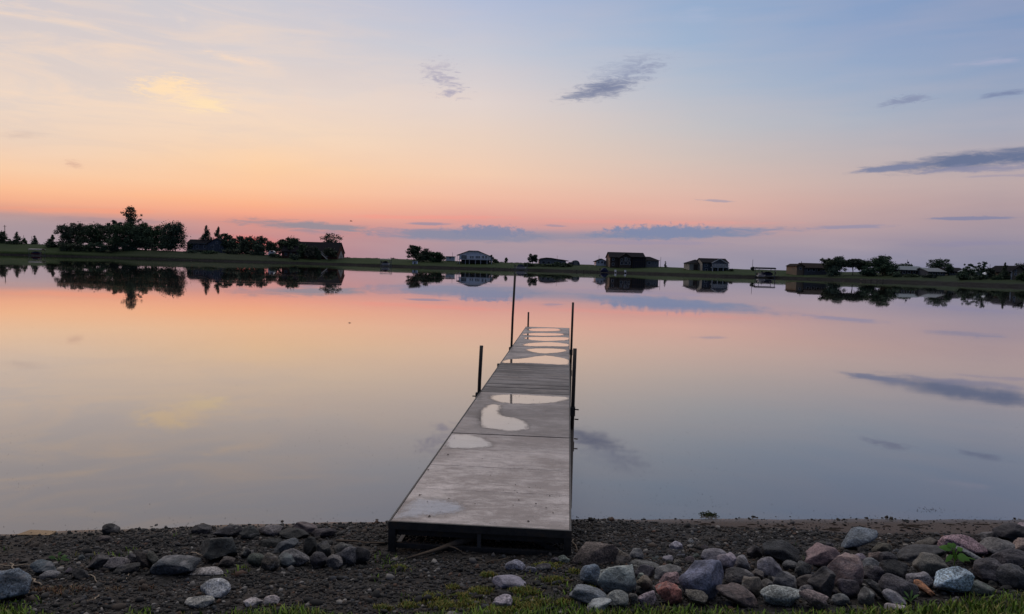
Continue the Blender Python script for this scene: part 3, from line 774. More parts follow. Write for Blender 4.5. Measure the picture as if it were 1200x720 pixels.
def rock_verts(ang, rs):
    V = ICO_V.copy()
    k = {0: 9, 1: 13, 2: 16}[ang]
    for _ in range(k):
        n = rs.normal(size=3); n /= np.linalg.norm(n)
        d = {0: rs.uniform(0.60, 0.90), 1: rs.uniform(0.54, 0.84), 2: rs.uniform(0.48, 0.8)}[ang]
        e = V @ n - d
        V = V - np.outer(np.where(e > 0, e * (0.98 if ang == 2 else 0.96 if ang == 1 else 0.88), 0), n)
    s = rs.uniform(0, 100)
    a1, a2 = {0: (0.16, 0.035), 1: (0.17, 0.05), 2: (0.13, 0.06)}[ang]
    for i in range(len(V)):
        q = ICO_V[i]
        f = 1 + a1 * noise.noise(Vector((q[0] * 1.3 + s, q[1] * 1.3, q[2] * 1.3))) + a2 * noise.noise(Vector((q[0] * 4.1, q[1] * 4.1 + s, q[2] * 4.1))) + a2 * 0.45 * noise.noise(Vector((q[0] * 10, q[1] * 10, q[2] * 10 + s)))
        V[i] *= f
    return V
def rock(x0, y0, x1, y1, ck, ang, tilt, label, name='rock', group='field stones on the shore'):
    """silhouette box in the picture -> a stone resting on the ground there"""
    i = len(ROCKS); rs = np.random.default_rng(100 + i)
    cx = (x0 + x1) / 2; g = at_ground(cx, y1)
    s = g.y / FPX
    wm, hm = (x1 - x0) * s, (y1 - y0) * s
    dm = min(0.5 * wm + 0.5 * hm, 1.3 * wm) * rs.uniform(0.8, 1.0)
    V = rock_verts(ang, rs)
    th = R(tilt)
    # a stone with a long axis lies along its tilt
    if tilt:
        c_, s_ = abs(math.cos(th)), abs(math.sin(th))
        den = max(0.25, c_ * c_ - s_ * s_)
        L = max(wm * 0.6, (wm * c_ - hm * s_) / den); K = max(hm * 0.35, (hm * c_ - wm * s_) / den)
        L = min(L, 1.15 * math.hypot(wm, hm))
    else: L, K = wm, hm
    V = V / (V.max(0) - V.min(0)) * np.array([L, dm, K])
    V = V - (V.max(0) + V.min(0)) / 2
    yaw = rs.uniform(-0.2, 0.2)
    Rt = np.array(Matrix.Rotation(-th, 3, 'Y') @ Matrix.Rotation(yaw, 3, 'Z'))
    V = V @ Rt.T
    ext = V.max(0) - V.min(0)
    # the photograph looks down a little: keep the apparent height
    e = math.atan((y0 + y1) / 2 / FPX - 0.355); ce, se = math.cos(e), math.sin(e)
    want = hm * 1.06
    kz = math.sqrt(max(0.35, (want ** 2 - (ext[1] * se) ** 2) / (ext[2] * ce) ** 2))
    V[:, 0] *= wm * 1.03 / ext[0]; V[:, 2] *= min(kz, 1.25)
    zmin, zmax = V[:, 2].min(), V[:, 2].max()
    c = pt(cx, (y0 + y1) / 2, g.y + 0.30 * ext[1])
    # rest it in the ground: bury the foot, leave no gap
    gz = g_smooth(c.x, c.y)
    foot = c.z + zmin
    if foot > gz - 0.012:
        k = (zmax - zmin + foot - gz + 0.015) / (zmax - zmin)
        V[:, 2] = (V[:, 2] - zmax) * k + zmax
    c.z = c.z
    o = np_mesh(name, V, np.array(ICO_F), M['field_stone'], None, True)
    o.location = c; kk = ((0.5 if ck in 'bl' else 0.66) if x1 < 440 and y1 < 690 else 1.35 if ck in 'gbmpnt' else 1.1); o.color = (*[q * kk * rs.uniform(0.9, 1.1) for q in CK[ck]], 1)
    tag(o, label, 'rock', group)
    ROCKS.append(o); ROCKBOX.append((x0, y0, x1, y1))
    return o
ROCKS = []; ROCKBOX = []
LIST = """
667 633 728 664 n 2 8|broad brown-grey slab of rock tilted up, right beside the dock's near corner
716 645 740 663 n 1 -6|brownish stone resting against the right end of the brown-grey slab
737 643 754 657 m 0 0|mauve grey round stone behind the brown stone by the slab
701 657 747 698 l 2 -14|big flat-faced grey block standing out pale in front of the slab
679 661 706 687 b 0 12|dark blue-grey stone tucked against the left of the flat-faced grey block
667 686 713 708 m 1 -5|long striped grey stone at the lower left end of the right-hand heap
711 693 737 712 g 0 0|rounded plain grey stone between the striped stone and the flat-faced block
686 702 717 717 l 0 10|slim pale stone lying in the grass edge below the striped stone
736 695 747 708 n 1 0|tiny brownish stone wedged under the flat-faced grey block
747 692 770 708 l 2 12|pale grey angular stone between the flat-faced block and the red stone
746 674 766 696 n 2 20|pointed brown stone above the pale angular stone left of the red one
768 683 798 708 r 1 0|red stone at the grass edge, the only red one in the heap
772 671 798 686 p 1 10|pinkish grey stone lying right above the red stone
766 662 798 679 g 0 8|smooth grey stone at the left shoulder of the big dark speckled boulder
743 662 767 676 d 1 0|dark brown stone behind the pointed brown stone
737 656 774 667 G 1 -5|flat greenish grey stone behind the flat-faced grey block
784 635 800 645 l 0 0|lone pale pebble on the dark gravel above the right-hand heap
776 651 789 659 g 0 0|small grey-green cobble on gravel below the lone pale pebble
806 631 814 638 g 0 0|very small grey cobble on the gravel right of the lone pale pebble
745 671 755 685 g 1 0|small grey cobble squeezed beside the flat-faced block's right edge
794 655 851 702 b 0 0|big dark blue speckled granite boulder, the widest stone near the red one
803 687 831 709 n 2 -25|brown angular stone leaning on the foot of the big speckled boulder
820 643 853 658 m 0 0|smooth purple-grey stone just behind the big speckled boulder
841 648 864 672 l 1 10|pale capped upright stone at the right shoulder of the speckled boulder
861 652 880 669 g 0 0|round grey stone right of the pale capped upright stone
889 634 938 662 k 1 0|large nearly black boulder behind the middle of the heap
875 639 895 655 k 1 0|small nearly black rock at the left of the large black boulder
886 653 918 676 g 0 -8|speckled grey boulder lying in front of the large black boulder
850 666 884 686 d 0 0|dark grey stone right of the big speckled granite boulder
868 675 895 700 n 1 0|brown stone with a yellowish top above the big smooth oval boulder
839 682 890 711 n 0 -16|big smooth brown oval boulder sloping down to the grass
890 686 941 711 l 0 -4|whitish grey speckled oval boulder, palest of the front row
905 667 935 690 g 1 -20|striped grey stone behind the whitish speckled oval boulder
916 658 935 671 d 0 0|dark stone just right of the speckled grey boulder
931 659 951 677 d 0 0|dark rounded stone between the large black boulder and the pink-topped rock
933 673 956 691 n 0 10|olive brown rounded stone above the pink wedge
947 664 979 699 d 1 -18|tall dark blue-grey stone leaning behind the pink wedge
938 687 973 717 p 2 -30|pink wedge-shaped stone poking out of the grass
940 637 984 666 p 1 6|dark rock with a flat pinkish top, behind the tall dark stone
970 648 1012 688 t 0 -12|big tan-pink rounded boulder right of the pink-topped rock
983 615 1026 645 b 1 24|large blue-grey boulder tilted up at the back, by the sand
981 679 1007 700 d 0 0|dark lichen-speckled stone below the big tan-pink boulder
975 696 996 709 g 0 0|small plain grey stone at the grass right of the pink wedge
936 686 955 699 m 0 0|small mauve stone peeping out behind the pink wedge
891 679 906 692 n 0 0|small brown cobble above the whitish speckled oval boulder
880 667 895 681 n 1 0|brown cobble between the dark grey stone and the striped grey one
1023 635 1045 652 n 1 0|brown squarish stone right of the large tilted blue-grey boulder
1050 636 1104 660 d 0 12|long dark stone lying slanted in the back row
1070 629 1102 643 n 0 10|brown rounded stone behind the long slanted dark stone
1100 627 1157 653 p 0 -6|broad pinkish grey boulder at the back of the heap, above the green weed
1144 621 1170 636 k 1 15|small black rock on the sand at the far right
1164 614 1202 636 k 1 0|large black rock on the sand at the right edge
1189 613 1212 627 l 0 0|pale grey stone behind the large black rock, cut by the right edge
1147 630 1190 654 g 0 0|grey-brown boulder below the two black rocks at the right
1186 631 1216 648 p 0 0|reddish grey stone at the right edge under the large black rock
1167 644 1208 668 d 0 8|dark stone with a tan patch at the right edge
1069 646 1112 679 n 0 -14|big grey-brown boulder left of the bluish white stone
1094 660 1144 697 B 1 16|bluish white stone, the brightest of all, under the green weed
1116 639 1158 664 m 0 -28|mauve flat stone leaning under the green weed's leaves
1142 654 1182 684 d 0 -10|dark rounded boulder right of the bluish white stone
1170 662 1210 690 d 0 0|dark broad boulder at the right edge above the grass
1029 674 1075 705 d 0 -14|dark brown broad stone behind the egg-shaped stone
1012 677 1046 703 k 0 -34|dark log-shaped stone slanting down left of the egg-shaped stone
1033 689 1061 709 l 0 -22|egg-shaped light stone at the grass edge
1010 654 1032 667 g 0 0|speckled grey cobble right of the big tan-pink boulder
1010 662 1036 682 d 0 0|dark cobble below the speckled grey cobble right of the tan-pink boulder
1031 657 1065 683 k 2 0|black angular rock in the hollow left of the big grey-brown boulder
1018 646 1034 658 p 0 0|pinkish cobble under the brown squarish stone
1031 647 1051 661 d 0 0|dark cobble right of the pinkish cobble
1061 670 1092 689 g 0 -5|grey stone below the big grey-brown boulder
1069 679 1096 697 o 2 -24|orange-brown broken stone in the gap left of the bluish white stone
1036 707 1062 715 w 1 0|flat white stone lying in the grass below the egg-shaped stone
1006 689 1025 708 G 0 -20|greenish dark stone left of the egg-shaped stone
1131 680 1165 697 G 0 0|greenish stone half hidden in grass right of the bluish white stone
1002 649 1016 660 g 0 0|small grey cobble touching the tan-pink boulder's upper right
119 614 140 627 k 1 -10|solitary black rock at the water's edge on the left
113 628 133 636 n 0 0|low brown stone below the solitary black rock
-8 667 37 704 b 1 -4|large blue-grey rock cut by the left edge of the picture
37 658 67 674 b 1 -6|blue-grey stone right behind the large rock at the left edge
47 669 70 678 l 0 0|small pale stone right of the large rock at the left edge
84 664 106 680 d 0 -18|dark humped stone with pebbles round it, left of the small heap
104 650 130 668 d 1 8|dark flat stone at the left end of the small heap
123 653 152 670 g 1 8|grey slanted stone in the middle of the small heap
143 649 164 666 d 1 0|dark stone between the grey slanted stone and the leaning pair
159 645 179 669 n 1 38|brownish slab leaning up at the right of the small heap
173 646 188 668 n 1 40|second leaning slab, thinner, right against the brownish slab
135 659 167 674 d 1 8|low dark stone along the front of the small heap
180 652 232 674 b 1 3|wide blue-green flat boulder on the gravel, left part
214 663 264 672 w 1 2|long flat white stone lying right of the wide blue-green boulder
233 679 270 701 w 1 -6|white speckled stone with dark pits on the left gravel
218 697 253 711 l 1 0|pale flat stone just below the white speckled stone
284 701 309 711 l 1 0|pale stone at the grass, left one of two side by side
308 698 327 709 l 1 6|pale stone at the grass, right one of two side by side
230 628 280 658 d 2 0|big dark peaked boulder of the left shore
225 615 248 626 d 0 0|dark low stone at the waterline above the peaked boulder
250 615 287 631 k 1 0|black broad rock at the waterline behind the peaked boulder
279 617 304 632 d 1 0|dark rock right of the black broad waterline rock
303 615 332 628 g 0 0|grey low rock at the waterline, smooth and level
327 619 363 632 k 1 -6|black flat rock in front of the pinkish waterline rock
343 612 375 626 p 0 -8|pinkish rock at the waterline, nearest to it on the left shore
363 617 395 631 d 1 10|dark rock right of the pinkish waterline rock
321 630 349 647 b 0 18|blue-grey tilted stone behind the long grey stone
353 629 373 652 d 1 0|dark upright stone behind the long grey stone
370 634 388 656 n 0 10|brown upright stone left of the grey-brown round one
329 643 366 662 g 1 -6|long grey stone in the middle cluster
325 648 349 664 l 0 6|light blue-grey stone in front of the long grey stone
307 649 328 669 n 0 -10|brown round stone left of the light blue-grey stone
290 648 312 663 G 0 0|greenish dark stone at the left end of the middle cluster
363 647 385 665 d 0 0|dark round stone left of the pale ball-like stone
383 650 402 666 l 0 0|pale ball-like stone in the middle cluster
393 640 421 662 m 0 6|large grey-mauve round stone right of the pale ball-like one
391 636 414 650 g 0 0|grey stone behind the large grey-mauve round stone
411 640 434 660 d 0 -12|dark stone at the right end of the middle cluster
256 652 276 664 n 0 0|brown small stone below the peaked boulder
303 631 332 642 k 1 0|black low stone behind the blue-grey tilted stone
281 642 294 654 d 0 0|small dark stone right of the peaked boulder
576 674 621 690 l 1 -8|long pale stone lying on the gravel in front of the dock
577 698 601 712 l 1 10|short pale stone below the long pale one in front of the dock
591 657 616 670 b 0 4|blue-grey stone under the dock's near edge
645 653 656 662 d 0 0|small dark stone by the dock's right leg, left one
653 651 669 662 G 0 0|greenish stone by the dock's right leg, touching the brown-grey slab
615 664 630 673 g 0 0|small grey stone left of the mossy tuft before the dock
627 660 646 671 d 0 0|dark stone beside the mossy tuft before the dock
"""
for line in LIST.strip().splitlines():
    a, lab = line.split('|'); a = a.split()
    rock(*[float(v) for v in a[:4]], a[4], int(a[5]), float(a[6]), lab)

# smaller filler cobbles between the big stones: alike, so one label
base = []
for k in range(10):
    rs = np.random.default_rng(900 + k); V = rock_verts(int(k % 2), rs); V = V / (V.max(0) - V.min(0)); me = bpy.data.meshes.new('cobble')
    me.from_pydata([tuple(v) for v in V], [], ICO_F); me.materials.append(M['field_stone'])
    me.polygons.foreach_set('use_smooth', [True] * len(me.polygons)); base.append(me)
def cobbles(n, band, size, label, group):
    k = 0; tries = 0
    while k < n and tries < 5000:
        tries += 1
        px = random.uniform(band[0], band[1]); py = random.uniform(interp(px, band[2]), interp(px, band[3]))
        if any(b[0] + 2 < px < b[2] - 2 and b[1] + 4 < py < b[3] - 3 for b in ROCKBOX): continue
        g = at_ground(px, py); sz = random.uniform(*size)
        o = bpy.data.objects.new('cobble', random.choice(base)); col.objects.link(o)
        o.scale = (sz * random.uniform(0.9, 1.4), sz * random.uniform(0.8, 1.1), sz * random.uniform(0.55, 0.8))
        o.location = (g.x, g.y, g.z + o.scale.z * 0.18); o.rotation_euler = (random.uniform(-.3, .3), random.uniform(-.3, .3), random.uniform(0, 6.28))
        o.color = (*[c * random.uniform(0.8, 1.1) for c in CK[random.choice('gddndkbk')]], 1)
        tag(o, label, 'cobble', group); k += 1
cobbles(70, (690, 1200, [(690, 655), (760, 650), (860, 640), (1200, 634)], [(690, 700), (800, 700), (1200, 692)]), (0.03, 0.07),
        'small grey or brown cobble filling a gap among the larger stones right of the dock', 'small cobbles right of the dock')
cobbles(26, (80, 445, [(80, 640), (230, 622), (445, 630)], [(80, 676), (250, 672), (445, 668)]), (0.018, 0.045),
        'small dark cobble lying among the larger stones left of the dock', 'small cobbles left of the dock')

# ------------------------------------------------------------------ gravel
def colour_mat(name, rough=0.85, spec=0.4):
    m, t, b = newmat(name)
    a = t.new('ShaderNodeAttribute', attribute_name='tint')
    t.l.new(a.outputs['Color'], b.inputs['Base Color']); b.inputs['Roughness'].default_value = rough
    b.inputs['Specular IOR Level'].default_value = spec
    return m
M['pebble'] = colour_mat('pebble', 0.75)
i1 = bmesh.new(); bmesh.ops.create_icosphere(i1, subdivisions=1, radius=1.0)
IV = np.array([v.co[:] for v in i1.verts]); IF = np.array([[v.index for v in f.verts] for f in i1.faces]); i1.free()
N = 56000
x = rng.uniform(-5.2, 5.6, N * 2); yw = np.array([y_water(a) for a in x]); 
y = yw + 0.10 - rng.beta(1.15, 1.25, N * 2) * 3.1
keep = np.ones(len(x), bool)
for k in range(len(x)):
    if noise.noise(Vector((x[k] * 1.1, y[k] * 2.0, 6))) > 0.12 and rng.random() < 0.6: keep[k] = False
    if sandy(x[k], y[k]) > 0.3 and rng.random() > 0.10: keep[k] = False
    elif grassy(x[k], y[k]) > 0.75 and rng.random() > 0.3: keep[k] = False
x, y = x[keep][:N], y[keep][:N]; N = len(x)
z = np.array([ground(a, b_) for a, b_ in zip(x, y)])
sz = np.clip(rng.lognormal(math.log(0.0068), 0.52, N), 0.0035, 0.036)
q = rng.normal(size=(N, 4)); q /= np.linalg.norm(q, axis=1)[:, None]
w_, a_, b_, c_ = q.T
RM = np.stack([1 - 2 * (b_ * b_ + c_ * c_), 2 * (a_ * b_ - c_ * w_), 2 * (a_ * c_ + b_ * w_), 2 * (a_ * b_ + c_ * w_), 1 - 2 * (a_ * a_ + c_ * c_), 2 * (b_ * c_ - a_ * w_), 2 * (a_ * c_ - b_ * w_), 2 * (b_ * c_ + a_ * w_), 1 - 2 * (a_ * a_ + b_ * b_)], 1).reshape(N, 3, 3)
loc = IV[None] * rng.uniform(0.75, 1.2, (N, len(IV), 1)) * np.stack([rng.uniform(.8, 1.5, N), rng.uniform(.8, 1.1, N), rng.uniform(.5, .9, N)], 1)[:, None, :]
V = np.einsum('nij,nvj->nvi', RM, loc) * sz[:, None, None]
V[..., 2] *= 0.8
V += np.stack([x, y, z + sz * 0.12], 1)[:, None, :]
F = (IF[None] + (np.arange(N) * len(IV))[:, None, None]).reshape(-1, 3)
pal = np.array([(0.008, 0.008, 0.0085), (0.018, 0.017, 0.017), (0.022, 0.016, 0.013), (0.060, 0.042, 0.030), (0.085, 0.08, 0.08), (0.036, 0.040, 0.048), (0.26, 0.24, 0.22), (0.10, 0.05, 0.03)])
ci = rng.choice(len(pal), N, p=[.36, .20, .13, .11, .07, .06, .04, .03])
tint = np.repeat(0.68 * pal[ci] * rng.uniform(0.75, 1.25, (N, 1)), len(IV), 0)
tag(np_mesh('gravel', V.reshape(-1, 3), F, M['pebble'], None, False, {'tint': tint}), 'dark loose shore gravel of small mixed pebbles', None, None, 'stuff')

# ------------------------------------------------------------------ grass
M['blade'] = colour_mat('blade', 0.6, 0.3)
def grass(name, n, xr, yr, test, hgt, cols, label, wd=0.0042):
    V = []; C = []; F = []
    k = 0; tries = 0
    while k < n and tries < n * 14:
        tries += 1
        x = rng.uniform(*xr); y = rng.uniform(*yr)
        p = test(x, y)
        if p < 0.04 or rng.random() > p: continue
        z = ground(x, y) - 0.004
        h = rng.uniform(*hgt) * (0.55 + 0.45 * p); a = rng.uniform(0, 6.283); ln = rng.uniform(0.1, 0.75) * h; wv = wd * rng.uniform(0.6, 1.3)
        dx, dy = math.cos(a), math.sin(a); sx_, sy_ = -dy * wv, dx * wv
        b0 = len(V)
        for f, wf in ((0, 1.0), (0.55, 0.85)):
            cxx, cyy = x + dx * ln * f * f, y + dy * ln * f * f
            V += [(cxx - sx_ * wf, cyy - sy_ * wf, z + h * f), (cxx + sx_ * wf, cyy + sy_ * wf, z + h * f)]
        V.append((x + dx * ln, y + dy * ln, z + h * (1 - 0.25 * ln / h)))
        F += [(b0, b0 + 1, b0 + 3), (b0, b0 + 3, b0 + 2), (b0 + 2, b0 + 3, b0 + 4)]
        c = np.array(cols[rng.integers(len(cols))]) * rng.uniform(0.7, 1.3)
        C += [c * 0.8, c * 0.8, c, c, c * 1.1]
        k += 1
    return tag(np_mesh(name, V, F, M['blade'], None, False, {'tint': np.array(C)}), label, None, None, 'stuff')
GC = [(0.120, 0.205, 0.022), (0.160, 0.250, 0.030), (0.075, 0.135, 0.018), (0.19, 0.25, 0.035), (0.22, 0.20, 0.055)]
grass('grass', 68000, (-3.9, 4.0), (2.2, 4.7), grassy, (0.022, 0.070), GC, 'short bright green grass growing along the bank')
def mosspatch(pts):
    w3 = [(at_ground(px, py), r) for px, py, r in pts]
    def f(x, y):
        return max(0.0, max(1 - ((x - g.x) ** 2 + ((y - g.y) * 1.2) ** 2) / (r * r) for g, r in w3))
    return f
MOSS = [(520, 712, 0.10), (480, 712, 0.07), (550, 709, 0.09), (585, 716, 0.10), (615, 712, 0.09), (450, 716, 0.06), (660, 705, 0.07), (672, 672, 0.05), (530, 690, 0.05), (640, 666, 0.10), (655, 661, 0.07), (615, 694, 0.10), (572, 676, 0.06), (505, 704, 0.11), (650, 682, 0.09), (468, 666, 0.06), (563, 694, 0.09), (600, 706, 0.08), (690, 690, 0.06), (540, 700, 0.07), (630, 706, 0.08)]
grass('moss', 9500, (-1.0, 0.7), (3.6, 4.9), mosspatch(MOSS), (0.010, 0.036), [(0.22, 0.19, 0.04), (0.15, 0.18, 0.035), (0.26, 0.20, 0.05), (0.11, 0.16, 0.03)], 'yellow green moss tufts on the gravel before the dock', 0.003)
DRY = [(62, 694, 0.10), (80, 697, 0.09), (95, 695, 0.06), (42, 692, 0.08), (172, 691, 0.06), (135, 693, 0.06), (90, 690, 0.05)]
grass('dry_grass', 2200, (-3.2, -1.2), (3.5, 4.9), mosspatch(DRY), (0.012, 0.04), [(0.16, 0.075, 0.04), (0.20, 0.12, 0.06), (0.12, 0.06, 0.035), (0.20, 0.16, 0.09)], 'reddish brown dry grass tufts on the left gravel', 0.003)
SPR = [(65, 656, 0.05), (75, 660, 0.06), (205, 629, 0.06), (222, 631, 0.05), (80, 671, 0.05), (400, 634, 0.04), (940, 655, 0.03), (863, 676, 0.03), (930, 640, 0.03)]
grass('sprouts', 900, (-4, 3), (3.5, 5.7), mosspatch(SPR), (0.012, 0.05), [(0.06, 0.12, 0.02), (0.09, 0.14, 0.03)], 'small green sprouts between the shore pebbles', 0.004)

# ------------------------------------------------------------------ twigs, driftwood, weeds
M['twig'] = plain('twig', (0.26, 0.21, 0.16), 0.85, 0.3, 30)
M['dark_twig'] = plain('dark_twig', (0.11, 0.085, 0.065), 0.85, 0.3, 30)
M['driftwood'] = plain('driftwood', (0.34, 0.24, 0.15), 0.8, 0.25, 10, bump=0.003, stretch=(1, 8, 8))
def twig(p0, p1, r, lab, mat='twig', lift=0.012):
    a, b_ = at_ground(*p0), at_ground(*p1); a.z += lift; b_.z += lift
    n = 6; pts = []
    for k in range(n):
        q = a.lerp(b_, k / (n - 1)); q += Vector((random.uniform(-1, 1), random.uniform(-1, 1), 0.4 * random.random())) * 0.012
        q.z = max(q.z, g_smooth(q.x, q.y) + lift * 0.8); pts.append(q - a)
    mb = MB(); mb.tube(pts, [r * (1 - 0.4 * k / n) for k in range(n)], 6)
    o = mb.build('twig', M[mat], None, True); o.location = a
    tag(o, lab, 'twig', 'twigs on the shore')
twig((-6, 667), (38, 664), 0.006, 'long straw-coloured twig above the large rock at the left edge')
twig((10, 664), (22, 672), 0.005, 'short pale twig crossing the long straw-coloured one')
twig((36, 682), (48, 688), 0.006, 'pale broken twig right of the large rock at the left edge')
twig((100, 673), (113, 686), 0.004, 'thin twig beside the dark humped stone')
twig((143, 686), (152, 674), 0.004, 'thin pale twig standing at a slant below the small heap')
twig((104, 707), (118, 701), 0.006, 'stubby pale stick near the grass on the left')
twig((226, 650), (241, 657), 0.005, 'thin grey twig left of the peaked boulder')
twig((30, 641), (40, 631), 0.005, 'brown twig curling over the gravel at far left', 'dark_twig')
twig((393, 636), (452, 640), 0.009, 'greenish branch lying from the middle cluster to the dock leg', 'dark_twig')
twig((756, 656), (776, 657), 0.004, 'brown twig on the gravel above the flat greenish stone', 'dark_twig')
twig((697, 688), (703, 680), 0.004, 'tiny straw twig in the gap before the flat-faced grey block')
twig((671, 634), (677, 646), 0.004, 'thin pale twig leaning by the dock right corner')
twig((1038, 634), (1044, 648), 0.004, 'thin dark twig standing by the brown squarish stone', 'dark_twig')
twig((570, 662), (600, 656), 0.004, 'thin brown twig on the ground under the dock edge', 'dark_twig')
twig((483, 645), (508, 646), 0.006, 'pale brown stick under the dock near its left leg')
twig((466, 622), (468, 626), 0.005, 'short bleached twig just inside the left dock leg')
# driftwood board at the water's edge
g = at_ground(43, 627); mb = MB()
mb.add([(-0.125, -0.03, -0.01), (0.115, -0.035, -0.01), (0.125, 0.025, -0.01), (-0.07, 0.04, -0.01), (-0.125, -0.03, -0.002), (0.115, -0.035, 0.004), (0.125, 0.025, 0.012), (-0.07, 0.04, 0.010)],
       [(3, 2, 1, 0), (4, 5, 6, 7), (0, 1, 5, 4), (1, 2, 6, 5), (2, 3, 7, 6), (3, 0, 4, 7)])
o = mb.build('driftwood_board', M['driftwood'], None, bevel=0.004); o.location = g + Vector((0, 0, 0.012))
tag(o, 'flat tan driftwood board lying at the water edge on the left', 'driftwood')
# branch under the dock
a = at_ground(478, 656); b_ = at_ground(566, 640); b_.z += 0.05; d = b_ - a
mb = MB(); mb.tube([(0, 0, 0.01), d * 0.35 + Vector((0, 0, 0.012)), d * 0.6 + Vector((0, 0, 0.02)), d * 0.85 + Vector((0, 0, 0.03)), d], [0.006, 0.012, 0.022, 0.03, 0.02], 8)
mb.tube([d * 0.5 + Vector((0, 0, 0.02)), d * 0.62 + Vector((0.0, -0.08, 0.02)), d * 0.7 + Vector((0.02, -0.14, 0.0))], [0.008, 0.006, 0.003], 6)
o = mb.build('driftwood_branch', M['dark_twig'], None, True); o.location = a
tag(o, 'grey driftwood branch stuck under the near end of the dock', 'driftwood')
# broad-leaved weed
def leafy(px, py, name, lab, leaves, stem_h, lcol, D_off=0.0):
    g = at_ground(px, py); g.y += D_off; g.z = g_smooth(g.x, g.y)
    root = empty(name, g, lab, 'weed')
    mm = plain(name + '_leaf', lcol, 0.45, 0.2, 20)
    for i, (ang, el_, L, W, z0) in enumerate(leaves):
        ca, sa = math.cos(R(ang)), math.sin(R(ang))
        p0 = Vector((0, 0, z0)); ax = Vector((ca * math.cos(R(el_)), sa * math.cos(R(el_)) * 0.6, math.sin(R(el_)))); sd_ = ax.cross(Vector((0, -1, 0.6))).normalized()
        up_ = ax.cross(sd_).normalized()
        st = MB(); st.tube([Vector((0, 0, 0)), p0 * 0.6, p0 + ax * 0.02], 0.0025, 5); st.build('stem', mm, root)
        n = 9; vs = []; fs = []
        for k in range(n):
            u = k / (n - 1); hw = W * (math.sin(math.pi * u ** 0.75) ** 0.8 + 0.02); sag = -0.22 * L * u * u
            q = p0 + ax * (0.02 + L * u) + Vector((0, 0, sag))
            vs += [q - sd_ * hw + up_ * 0.15 * hw, q, q + sd_ * hw + up_ * 0.15 * hw]
        for k in range(n - 1):
            fs += [(3 * k, 3 * k + 1, 3 * k + 4, 3 * k + 3), (3 * k + 1, 3 * k + 2, 3 * k + 5, 3 * k + 4)]
        lf = MB(); lf.add(vs, fs); lf.build('leaf', mm, root, True)
    return root
leafy(1118, 667, 'broadleaf_weed', 'bright green broad-leaved weed growing out of the rocks above the bluish white stone',
      [(168, 20, 0.085, 0.019, 0.115), (150, 45, 0.05, 0.016, 0.12), (100, 62, 0.05, 0.017, 0.11), (20, 25, 0.045, 0.015, 0.11), (-10, -12, 0.075, 0.021, 0.095), (-3, 5, 0.12, 0.005, 0.075), (200, -30, 0.06, 0.014, 0.10), (-40, -30, 0.05, 0.016, 0.10)], 0.1, (0.12, 0.26, 0.03), 0.0)
leafy(1067, 708, 'grass_sprout', 'small upright leafy sprout beside the flat white stone in the grass', [(150, 55, 0.05, 0.006, 0.02), (60, 70, 0.05, 0.006, 0.02), (20, 35, 0.045, 0.006, 0.02), (175, 25, 0.04, 0.006, 0.015)], 0.03, (0.14, 0.24, 0.06))
leafy(372, 661, 'leafy_sprout', 'tiny green sprout at the foot of the left stones', [(150, 35, 0.03, 0.006, 0.01), (30, 40, 0.03, 0.006, 0.01)], 0.03, (0.09, 0.18, 0.03))
leafy(68, 659, 'clover_sprout', 'low green leafy plant between dark pebbles left of the small heap', [(170, 20, 0.05, 0.010, 0.015), (40, 25, 0.045, 0.010, 0.015), (90, 50, 0.04, 0.009, 0.02), (10, 5, 0.05, 0.008, 0.015)], 0.03, (0.07, 0.14, 0.025))
# floating weed clump and drifting specks
p = at_z(831, 604, 0.0); mb = MB()
for k in range(46):
    a = random.uniform(0, 6.28); r = random.random() ** 0.6 * 0.05; x, y = r * math.cos(a) * 1.3, r * math.sin(a) * 0.9
    mb.tube([(x, y, 0.002), (x + random.uniform(-.02, .02), y + random.uniform(-.02, .02), 0.012 + 0.012 * random.random()), (x + random.uniform(-.04, .04), y + random.uniform(-.03, .03), 0.003)], 0.0022, 4)
M['water_weed'] = plain('water_weed', (0.045, 0.055, 0.02), 0.7, 0.3, 30)
o = mb.build('water_weed', M['water_weed'], None); o.location = p
tag(o, 'small dark green clump of water weed floating just off the sandy strip', 'water weed')
V = []; F = []
def speck(x, y, s):
    b0 = len(V); a = random.uniform(0, 6.28); e = random.uniform(0.3, 0.9)
    for j in range(5):
        V.append((x + s * math.cos(a + j * 1.257), y + s * e * math.sin(a + j * 1.257), 0.0025))
    V.append((x, y, 0.0025 + s * 0.35)); F.extend((b0 + j, b0 + (j + 1) % 5, b0 + 5) for j in range(5))
for k in range(3200):
    y = 6.1 + 26 * random.random() ** 2.2; x = random.uniform(-0.75, 0.75) * y
    if noise.noise(Vector((x * 0.35, y * 0.25, 3))) < -0.05: continue
    q = O_ + A_ * (y - O_.y)
    if abs(x - (q.x - DW / 2)) < DW / 2 + 0.1: continue
    speck(x, y, random.uniform(0.0012, 0.0040) * (1 + 0.03 * y))
for k in range(60):
    p = at_z(random.gauss(1090, 10), random.gauss(598, 1.8), 0); speck(p.x, p.y, random.uniform(0.002, 0.006))
for k in range(260):
    px = random.uniform(-20, 1220); p = at_z(px, 600, 0); speck(p.x, y_water(p.x) + random.expovariate(9), random.uniform(0.002, 0.005))
tag(np_mesh('floating_debris', np.array(V), np.array(F), M['crumb']), 'tiny dark specks drifting on the near water', None, None, 'stuff')
